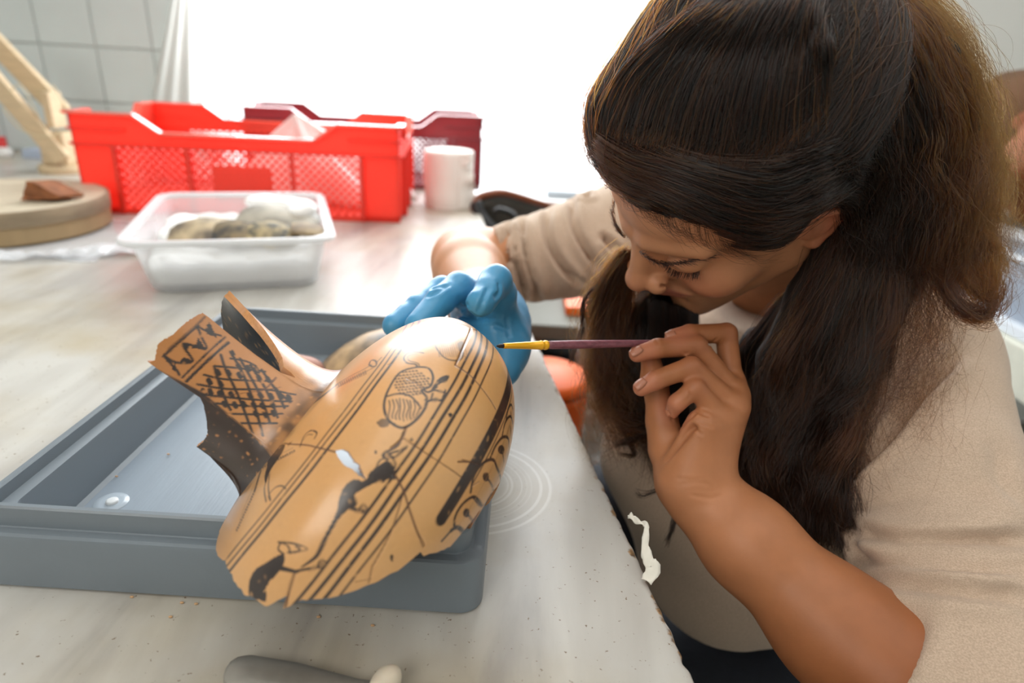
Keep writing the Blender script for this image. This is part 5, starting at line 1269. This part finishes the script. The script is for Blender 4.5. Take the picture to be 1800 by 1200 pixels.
def cap_sdf(p,off=1.0):
    q=Hl(p);d=head_core(q)
    s=sym(q);h=q[:,2]-zline(q[:,1])
    th=np.clip(h/.05,0,1)*.016+.003+.012*np.clip((q[:,2]-.06)/.07,0,1)*np.clip((.05-q[:,1])/.08,0,1)
    fr=np.exp(-((q[:,0]+.045)/.03)**2-((q[:,1]-.055)/.035)**2-((q[:,2]-.09)/.03)**2)*.014
    side=np.exp(-((q[:,0]-.066)/.025)**2-((q[:,1]-.01)/.03)**2-((q[:,2]-.05)/.022)**2)*.007
    d=d-(th+fr+side)*off*.9
    return smax(d,-h*.8,.003)
lo=np.min([Hw(x,y,z) for x in(-.12,.12) for y in(-.14,.13) for z in(-.12,.175)],0);hi=np.max([Hw(x,y,z) for x in(-.12,.12) for y in(-.14,.13) for z in(-.12,.175)],0)
v,f=surfnet(cap_sdf,lo,hi,.003)
cap=mesh_obj('hair_base',v,f,M_cap,person)
pw=proj(v)[:,:2];part=catmull(np.array([(1075,245),(1120,255),(1170,258),(1230,278),(1300,290),(1355,275),(1410,245),(1445,215)],float),60)
dd=np.min(np.hypot(pw[:,None,0]-part[None,:,0],pw[:,None,1]-part[None,:,1]),1);k=np.clip(1.3-dd/22,0,1)[:,None]
set_attr(cap.data,'cap',np.array(hx('120d0b'))*(1-k)+np.array(hx('a88260'))*k)
bvh=BVHTree.FromPolygons([tuple(x) for x in v],[tuple(int(i) for i in x) for x in f])
def on_cap(px,py,fall,lift=0.002):
    r=R@np.array([(px-CX)/F,(py-CY)/F,1.]);r/=np.linalg.norm(r)
    h=bvh.ray_cast(Vector(C),Vector(r))
    if h[0] is None:
        return U(px,py,fall)
    n=h[1] if h[1].dot(Vector(r))<0 else -h[1]
    return np.array(h[0]+n*lift)
NP=18
def grow(name,n,target,cond,m,rad,seed,steps=11,step=.009,lift=.0022,rnd=.25,wv=.0):
    '''strands rooted on the cap surface and combed along it towards a gathering point'''
    rs=np.random.default_rng(seed);A=v[f];a3=np.linalg.norm(np.cross(A[:,1]-A[:,0],A[:,3]-A[:,0]),axis=1);cc=A.mean(1);ok=cond(cc);w=a3*ok;idx=rs.choice(len(f),n,p=w/w.sum())
    out=[]
    for i in idx:
        p=Vector(cc[i]+rs.normal(0,.001,3));h=bvh.find_nearest(p);L_=[];tg=Vector(target)+Vector(rs.normal(0,rnd*.05,3));lf=lift*(.3+rs.random()*.9);q=h[0];nn=h[1]
        bend=rs.normal(0,rnd)
        for k in range(steps):
            u=k/(steps-1);out_n=nn if nn.dot(Vector(HO)-q)<0 else -nn
            L_.append(np.array(q+out_n*(lf*min(1,.3+2*u))));d=(tg-q);d-=nn*d.dot(nn);
            if d.length<1e-5:d=Vector((0,0,1e-3))
            d.normalize();sd=d.cross(nn);d=(d+sd*bend*(1-u)*.8+sd*wv*math.sin(k*1.3+i)).normalized()
            h=bvh.find_nearest(q+d*step);q=h[0];nn=h[1]
        out.append(L_)
    S=np.array(out);return emit(name,S,rad,m)
def resmp(g):return g
def resamp(g,n=NP):return catmull(g,n)
def emit(name,strands,rad,m,tip=.35):
    """strands: (N,P,3)"""
    Nn,P_=strands.shape[:2];hc=bpy.data.hair_curves.new(name);hc.add_curves([P_]*Nn)
    hc.attributes['position'].data.foreach_set('vector',strands.astype(np.float32).ravel())
    ra=hc.attributes.get('radius') or hc.attributes.new('radius','FLOAT','POINT')
    prof=rad*(1-(1-tip)*np.linspace(0,1,P_)**2);ra.data.foreach_set('value',np.tile(prof,Nn).astype(np.float32))
    hc.materials.append(m);o=bpy.data.objects.new(name,hc);COL.objects.link(o);o.parent=person
    o.matrix_parent_inverse=Matrix.Translation(person.location).inverted();return o
def sheet(name,guides,n,m,jit=.003,wave=.002,freq=3,thick=.006,rad=.00016,curl=0,clump=0,lenvar=.25,cl_n=None,rs_seed=1,npts=NP,fly=0,rootj=0):
    rs=np.random.default_rng(rs_seed);G=np.array([resamp(g,npts) for g in guides]);k=len(G)
    u=rs.random(n)*(k-1)*.9999;i=u.astype(int);fr=(u-i)[:,None,None]
    # smooth (catmull-like) blending across guides
    S=G[i]*(1-fr)+G[np.minimum(i+1,k-1)]*fr
    t=np.linspace(0,1,npts)
    if clump:
        nc=cl_n or max(6,n//60);cu=np.sort(rs.random(nc)*(k-1)*.9999);ci=np.abs(u[:,None]-cu[None]).argmin(1);uc=cu[ci];ii=uc.astype(int);f2=(uc-ii)[:,None,None]
        CG=G[ii]*(1-f2)+G[np.minimum(ii+1,k-1)]*f2
        coff=rs.normal(0,1,(nc,3))*thick
        cph=(cu*1.9)[:,None]+rs.normal(0,.8,(nc,2))+np.array([0,1.3]);cfr=freq*(.9+.25*rs.random(nc))
        w=np.stack([np.sin(cfr[:,None]*2*pi*t+cph[:,:1]),np.cos(cfr[:,None]*2*pi*t*.9+cph[:,1:]),np.sin(cfr[:,None]*2*pi*t*1.1+cph[:,1:]+1)],-1)*wave*3*(t[None,:,None]**.8)
        CG=CG+coff[ci][:,None,:]*(.35+.65*t[None,:,None])+w[ci]
        cw=clump*(t[None,:,None]**.7);S=S*(1-cw)+CG*cw
    off=rs.normal(0,1,(n,3))*jit;tw=rs.normal(0,1,(n,3))*jit*.8
    S=S+off[:,None,:]*(.35+.65*t[None,:,None])+tw[:,None,:]*(t[None,:,None]**2)
    if not clump:
        ph=rs.random((n,3))*2*pi;S=S+wave*np.sin(freq*2*pi*t[None,:,None]+ph[:,None,:])*t[None,:,None]
    else:
        ph=rs.random((n,3))*2*pi;S=S+wave*.35*np.sin(freq*1.7*2*pi*t[None,:,None]+ph[:,None,:])*t[None,:,None]
    if curl:
        ph=rs.random(n)*2*pi;a=np.sin(9*t[None]+ph[:,None])*curl*(t[None]**2);S[...,0]+=a;S[...,1]+=np.cos(9*t[None]+ph[:,None])*curl*(t[None]**2)
    if rootj:
        rj=.085+rootj*rs.random(n)**1.2;tt=rj[:,None]+(1-rj[:,None])*t[None];tt=tt*(npts-1);a=np.clip(tt.astype(int),0,npts-2);fr=(tt-a)[...,None];ar=np.arange(n)[:,None];S=S[ar,a]*(1-fr)+S[ar,a+1]*fr
    # length variation: shorten by reparametrisation
    ln=1-lenvar*rs.random(n)**2;tt=ln[:,None]*t[None]*(npts-1);a=np.clip(tt.astype(int),0,npts-2);fr=(tt-a)[...,None];ar=np.arange(n)[:,None]
    S=S[ar,a]*(1-fr)+S[ar,a+1]*fr
    return emit(name,S,rad,m)
def capg(l,fall=.44,lift=.002):
    out=[]
    for a_ in l:
        if len(a_)==3: out.append(U(*a_))
        else: out.append(on_cap(a_[0],a_[1],fall,lift))
    return np.array(out)
PT=(1455,-60,.40)
S1=[[(1052,225),(1075,160),(1130,95),(1230,20),(1360,-40,.42),PT],[(1075,240),(1110,160),(1170,90),(1260,20),(1375,-35,.42),PT],[(1120,252),(1150,165),(1205,90),(1285,20),(1385,-30,.42),PT],[(1165,262),(1190,175),(1235,95),(1310,15),(1400,-30,.42),PT],[(1205,272),(1230,180),(1270,95),(1335,10),(1410,-30,.42),PT],[(1255,285),(1275,190),(1305,100),(1360,5),(1420,-30,.42),PT],[(1305,285),(1320,190),(1340,100),(1385,0),(1430,-30,.42),PT],[(1360,272),(1368,185),(1380,95),(1408,0),(1440,-30,.42),PT],[(1410,245),(1412,165),(1415,80),(1430,0),(1447,-30,.42),PT],[(1455,205),(1452,130),(1448,60),(1450,-10,.42),PT],[(1490,150,.44),(1480,90,.43),(1465,20,.42),(1458,-20,.41),PT]]
TG=U(1455,-60,.40)
def far(c):
    q=proj(c)[:,:2];return np.min(np.hypot(q[:,None,0]-part[None,:,0],q[:,None,1]-part[None,:,1]),1)>(11+15*np.exp(-((q[:,0]-1170)/45)**2)+17*np.exp(-((q[:,0]-1385)/60)**2))
grow('hair',9000,TG,lambda c:far(c)&((Hl(c)[:,2]>.075)|((Hl(c)[:,1]<.01)&(Hl(c)[:,2]>.05))),MH_t,.00016,81)
grow('hair',450,TG,lambda c:far(c)&(Hl(c)[:,2]>.06),MH_b,.00014,82,lift=.004,rnd=.5)
grow('hair',3500,U(1540,330,.47),lambda c:far(c)&(Hl(c)[:,2]<.09)&(Hl(c)[:,0]>.0),MH_d,.00016,83,steps=10,step=.007)
grow('hair',2500,Hw(-.09,-.06,.05),lambda c:(Hl(c)[:,2]<.10)&(Hl(c)[:,0]<.0),MH_d,.00016,84,steps=9,step=.007,lift=.004,rnd=.6,wv=.3)
S1g=[capg(g) for g in S1]
sheet('hair',S1g,7000,MH_t,jit=.0024,wave=.0022,freq=2.2,thick=.0035,clump=.55,rootj=.30,lenvar=.12,rs_seed=2)
sheet('hair',S1g,350,MH_b,jit=.0045,wave=.003,freq=2.5,lenvar=.5,rs_seed=3,rad=.00011)
S2=[[(1066,318),(1100,338),(1155,362),(1215,392),(1285,422),(1350,430),(1395,405),(1435,362),(1480,330),(1510,420,.45),(1500,560,.47)],
 [(1060,290),(1105,318),(1165,338),(1225,364),(1290,392),(1350,398),(1395,378),(1440,340),(1490,315),(1525,400,.45),(1530,560,.47)],
 [(1052,255),(1105,290),(1170,310),(1235,335),(1295,355),(1350,362),(1400,350),(1445,322),(1500,300,.45),(1540,380,.46),(1550,560,.48)],
 [(1060,235),(1115,268),(1180,288),(1240,308),(1300,325),(1350,330),(1400,322),(1450,300),(1505,285,.46),(1550,360,.47),(1570,540,.49)],
 [(1170,262),(1200,275),(1245,290),(1300,300),(1350,303),(1400,293),(1455,275),(1480,268,.45),(1520,270,.46),(1565,350,.47),(1580,520,.5)],
 [(1300,285),(1340,285),(1380,280),(1420,265),(1460,245),(1490,235,.45),(1510,235,.46),(1535,245,.46),(1560,290,.47),(1590,380,.48),(1600,520,.5)]]
S2g=[capg(g,.43) for g in S2]
sheet('hair',S2g,6500,MH_t,jit=.0026,wave=.0030,freq=2.6,thick=.0035,clump=.55,rootj=.28,lenvar=.25,rs_seed=5)
sheet('hair',S2g,1100,MH_b,jit=.0040,wave=.004,freq=3,lenvar=.6,rs_seed=6,rad=.00010)
# fine baby hairs over the forehead
B=[[(1075,315),(1085,335),(1100,350),(1120,352)],[(1130,345),(1140,372),(1165,385),(1190,380)],[(1180,370),(1190,400),(1215,415),(1245,412)],[(1240,395),(1250,425),(1290,440),(1330,438)],[(1300,425),(1320,445),(1350,452),(1385,440)]]
bh=BVHTree.FromObject(body,bpy.context.evaluated_depsgraph_get()) if False else None
hv=V[0];hf=Fq[0];bvh_face=BVHTree.FromPolygons([tuple(x) for x in hv],[tuple(int(i) for i in x) for x in hf])
def on_face(px,py,lift=.0012,fall=.45):
    r=R@np.array([(px-CX)/F,(py-CY)/F,1.]);r/=np.linalg.norm(r);h=bvh_face.ray_cast(Vector(C),Vector(r))
    if h[0] is None:return U(px,py,fall)
    n=h[1] if h[1].dot(Vector(r))<0 else -h[1];return np.array(h[0]+n*lift)
sheet('hair',[np.array([on_face(*p_) for p_ in g]) for g in B],320,MH_d,jit=.0036,wave=.003,freq=1.1,lenvar=.6,rs_seed=8,rad=.00006)
# long masses. each guide: (px,py,depth)
def G3(l):return np.array([U(*a_) for a_ in l])
S3=[[(1440,-70,.385),(1466,20,.366),(1484,120,.368),(1496,230,.385),(1502,330,.420),(1506,430,.45)],
 [(1445,-70,.39),(1500,20,.365),(1525,120,.366),(1536,240,.388),(1530,350,.425),(1520,450,.455)],
 [(1450,-70,.40),(1525,10,.370),(1572,110,.372),(1585,240,.400),(1575,360,.43),(1570,470,.46)],
 [(1460,-70,.40),(1550,5,.385),(1610,110,.385),(1635,240,.405),(1625,360,.43),(1610,470,.46)],
 [(1460,-70,.41),(1580,5,.40),(1645,100,.40),(1680,230,.42),(1672,350,.44),(1650,470,.465)],
 [(1460,-70,.43),(1600,5,.43),(1670,100,.43),(1705,230,.445),(1703,350,.46),(1690,450,.475),(1665,520,.48)],
 [(1460,-70,.45),(1590,0,.46),(1665,90,.47),(1700,210,.48),(1712,340,.49),(1715,430,.49),(1735,500,.485)]]
sheet('hair',[G3(g) for g in S3[:4]],9500,MH_d,jit=.0050,wave=.0036,freq=3.4,thick=.008,clump=.7,cl_n=120,lenvar=.3,rs_seed=11)
sheet('hair',[G3(g) for g in S3[2:]],8500,MH_b,jit=.0055,wave=.0042,freq=3.6,thick=.009,clump=.7,cl_n=110,lenvar=.3,rs_seed=12)  # right side browner: backlight put into the strands' melanin
sheet('hair',[G3(g) for g in S3[4:]],1500,MH_l,jit=.013,wave=.009,freq=3.2,lenvar=.45,rs_seed=13,rad=.00009)
# curled ends on the shoulder side
S3b=[[(1640,430,.46),(1650,480,.46),(1665,520,.455),(1690,548,.45),(1722,556,.45),(1742,535,.45),(1744,500,.45)],[(1650,430,.46),(1680,470,.46),(1700,500,.455),(1722,520,.45),(1738,490,.45),(1728,455,.45)],[(1670,400,.47),(1705,410,.465),(1730,430,.46),(1742,460,.46),(1738,478,.46)]]
for i_,g in enumerate(S3b):
    sheet('hair',[G3(g),G3(g)+np.array([.004,0,.003])],300,MH_l if i_ else MH_b,jit=.0042,wave=.0035,freq=2,thick=.002,clump=.3,rs_seed=20+i_,lenvar=.15)
S4=[[(1490,330,.45),(1470,430,.455),(1420,530,.475),(1360,640,.50),(1335,740,.51),(1320,830,.51),(1325,900,.51)],
 [(1500,330,.45),(1490,430,.45),(1450,530,.465),(1410,640,.485),(1385,740,.50),(1370,840,.50),(1400,930,.50)],
 [(1520,330,.45),(1520,430,.45),(1495,530,.46),(1460,640,.475),(1435,740,.49),(1420,850,.495),(1440,960,.495)],
 [(1540,330,.45),(1550,430,.45),(1535,530,.46),(1510,640,.47),(1475,740,.485),(1455,840,.49),(1480,960,.49)],
 [(1565,330,.46),(1575,430,.455),(1560,520,.46),(1525,600,.47),(1485,690,.48),(1465,780,.485),(1480,870,.49)],
 [(1590,330,.47),(1605,430,.465),(1600,500,.465),(1570,560,.47),(1525,640,.475),(1490,710,.48),(1480,790,.485)]]
sheet('hair',[G3(g) for g in S4],10500,MH_d,jit=.0042,wave=.0040,freq=3.0,thick=.011,clump=.80,cl_n=95,lenvar=.4,rs_seed=31,npts=24)
sheet('hair',[G3(g) for g in S4],4200,MH_b,jit=.005,wave=.0042,freq=3.0,thick=.011,clump=.7,cl_n=40,lenvar=.4,rs_seed=32,npts=24)
sheet('hair',[G3(g) for g in S4],900,MH_b,jit=.012,wave=.009,freq=3.6,lenvar=.5,rs_seed=33,rad=.00009,npts=24)
# loose frizz over the shoulder
S4c=[[(1560,430,.455),(1600,520,.46),(1590,620,.465),(1540,720,.47),(1520,800,.475)],[(1600,430,.46),(1650,520,.465),(1640,620,.47),(1600,720,.475),(1600,860,.475)]]
sheet('hair',[G3(g) for g in S4c],420,MH_b,jit=.016,wave=.016,freq=3.4,lenvar=.5,rs_seed=36,rad=.00007,curl=.006,npts=30)
# hair behind the chin and hand (far side, in front of her chest)
S6=[[(1150,520,.53),(1115,560,.55),(1108,620,.56),(1112,680,.56),(1120,740,.555)],[(1140,500,.54),(1130,560,.56),(1135,640,.565),(1150,720,.56),(1165,800,.555)],[(1212,525,.545),(1208,600,.565),(1190,680,.57),(1200,760,.565),(1210,850,.56)],[(1385,520,.515),(1325,610,.545),(1292,700,.565),(1290,780,.56),(1300,880,.555)],[(1410,520,.50),(1355,610,.53),(1332,700,.55),(1335,800,.55),(1345,900,.545)]]
sheet('hair',[G3(g) for g in S6[3:]],3600,MH_d,jit=.006,wave=.0035,freq=2.6,thick=.012,clump=.65,cl_n=40,lenvar=.4,rs_seed=42,npts=22)
sheet('hair',[G3(g) for g in S6[:3]],4800,MH_d,jit=.006,wave=.0035,freq=2.6,thick=.012,clump=.65,cl_n=70,lenvar=.4,rs_seed=41,npts=22)
S5=[[(1095,440,.50),(1050,490,.53),(1030,560,.55),(1040,640,.55),(1065,720,.55),(1090,775,.55)],[(1105,450,.50),(1080,510,.53),(1060,580,.55),(1065,660,.55),(1080,730,.55),(1075,780,.55)],[(1115,460,.51),(1105,530,.54),(1100,600,.555),(1100,680,.555),(1120,750,.55),(1160,700,.55)]]
sheet('hair',[G3(g) for g in S5],420,MH_l,jit=.011,wave=.012,freq=2.6,lenvar=.4,rs_seed=52,npts=22,rad=.00011)
sheet('hair',[G3(g) for g in S5],1000,MH_b,jit=.006,wave=.005,freq=2.4,thick=.012,clump=.92,cl_n=15,lenvar=.35,rs_seed=51,npts=22)
for i_,g in enumerate(([(1100,470,.52),(1045,505,.53),(1025,530,.53),(1022,580,.54),(1005,620,.54),(998,645,.54)],[(1230,650,.53),(1180,720,.53),(1140,760,.53),(1080,785,.53)],[(1150,560,.55),(1120,640,.55),(1080,700,.55),(1100,770,.55),(1112,800,.55),(1090,800,.55)],[(1250,700,.52),(1215,790,.52),(1175,850,.52),(1130,870,.52),(1115,865,.52)],[(1240,860,.53),(1190,900,.53),(1170,960,.53)])):
    sheet('hair',[G3(g),G3(g)+np.array([.002,0,.002])],[40,120,70,22,60][i_],MH_d,jit=.0009,wave=.0015,freq=1.5,thick=.001,clump=.3,rs_seed=60+i_,lenvar=.2)
sheet('hair',[G3(g) for g in ([(1140,525,.53),(1150,600,.54),(1160,700,.55)],[(1185,540,.53),(1188,600,.54),(1190,700,.55)],[(1224,548,.535),(1222,600,.54),(1218,690,.55)])],2200,MH_d,jit=.0035,wave=.001,freq=1.5,thick=.004,clump=.4,lenvar=.2,rs_seed=44)
# flyaways round the outline
S7=[[(1052,300,.44),(1030,250,.44),(1050,190,.44),(1090,130,.44)],[(1060,200,.44),(1080,140,.44),(1130,80,.44),(1190,30,.44)],[(1120,110,.44),(1170,50,.44),(1230,0,.44),(1280,-40,.44)]]
sheet('hair',[G3(g) for g in S7],420,MH_d,jit=.006,wave=.006,freq=2.2,lenvar=.6,rs_seed=71,rad=.00009,curl=.003)
S8=[[(1600,20,.42),(1660,60,.42),(1710,140,.43),(1730,240,.44)],[(1650,120,.43),(1710,220,.44),(1740,330,.45),(1740,440,.46)],[(1700,200,.44),(1750,320,.45),(1770,430,.46),(1740,560,.47)]]
sheet('hair',[G3(g) for g in S8],330,MH_l,jit=.012,wave=.012,freq=2.6,lenvar=.6,rs_seed=72,rad=.00007,curl=.006)
# dense underlayer so that the masses are opaque
def lockmass(p):
    d=None
    for gs,r0,r1 in ((S3[1:5],.010,.016),(S4,.015,.006),([S6[2][1:],S6[3][1:],S6[4][1:]],.012,.006)):
        for g in gs:
            P_=G3(g);k=len(P_);
            e=chain(p,P_[:-1],list(np.linspace(r0,r1,k-1)),.01);d=e if d is None else smin(d,e,.008)
    return d+.0016*np.sin(260*(p@np.array([.9,.1,.1]))+6*vnoise(p,20,1))
ap=np.concatenate([G3(g) for g in S3[:5]+S4+S6]);off_in=np.array([.012,.022,-.004])
v,f=surfnet(lockmass,ap.min(0)-.03,ap.max(0)+.03,.004);mesh_obj('hair_base',v+np.array([.004,.014,.0]),f,M_under,person)
# eyelashes and eyebrows
def tuft(name,roots,tips,n,rad,jit,m,seed,bend=(0,0,0)):
    rs=np.random.default_rng(seed);R0=catmull(roots,60);T0=catmull(tips,60);u=rs.random(n)*59;i=u.astype(int).clip(0,58);fr=(u-i)[:,None]
    a=R0[i]*(1-fr)+R0[i+1]*fr+rs.normal(0,1,(n,3))*jit*.5;b_=T0[i]*(1-fr)+T0[i+1]*fr+rs.normal(0,1,(n,3))*jit
    t=np.linspace(0,1,6)[None,:,None];S=a[:,None]*(1-t)+b_[:,None]*t+np.array(bend)*(t*(1-t))*4;return emit(name,S,rad,m,.25)
rt=np.array([Hw(.0205,.0870,.0085),Hw(.0270,.0875,.0070),Hw(.0340,.0850,.0068),Hw(.0410,.0795,.0080),Hw(.0450,.0750,.0095)])
dr=HM@np.array([0,.72,-.55])*.0058;out=HM@np.array([1,0,0])*.003
tp=np.array([r_+dr*(.75 if k in(0,) else 1)+out*(k*.35-.3) for k,r_ in enumerate(rt)])
tuft('eyelashes',rt,tp,150,.00013,.0006,MH_d,5,tuple(HM@np.array([0,.2,-.6])*.0015))
rt2=rt.copy();rt2=np.array([Hw(-.0205,.0875,.0055),Hw(-.0270,.0880,.0035),Hw(-.0340,.0855,.0035),Hw(-.0410,.0800,.0050),Hw(-.0450,.0755,.0070)]);tuft('eyelashes',rt2,rt2+dr,110,.00013,.0006,MH_d,6)
for sg in(1,-1):
    br_=np.array([Hw(sg*x,y,z) for x,y,z in((.009,.0975,.0255),(.019,.0968,.0250),(.031,.0920,.0262),(.042,.0820,.0285),(.052,.0685,.0290))])
    di=np.array([HM@np.array([sg*.6,.0,.6]),HM@np.array([sg*.8,-.1,.35]),HM@np.array([sg*.9,-.3,.1]),HM@np.array([sg*.8,-.6,-.2]),HM@np.array([sg*.6,-.8,-.4])])*.007
    tuft('eyebrow',br_,br_+di,260,.00012,.0014,MH_d,7+sg)
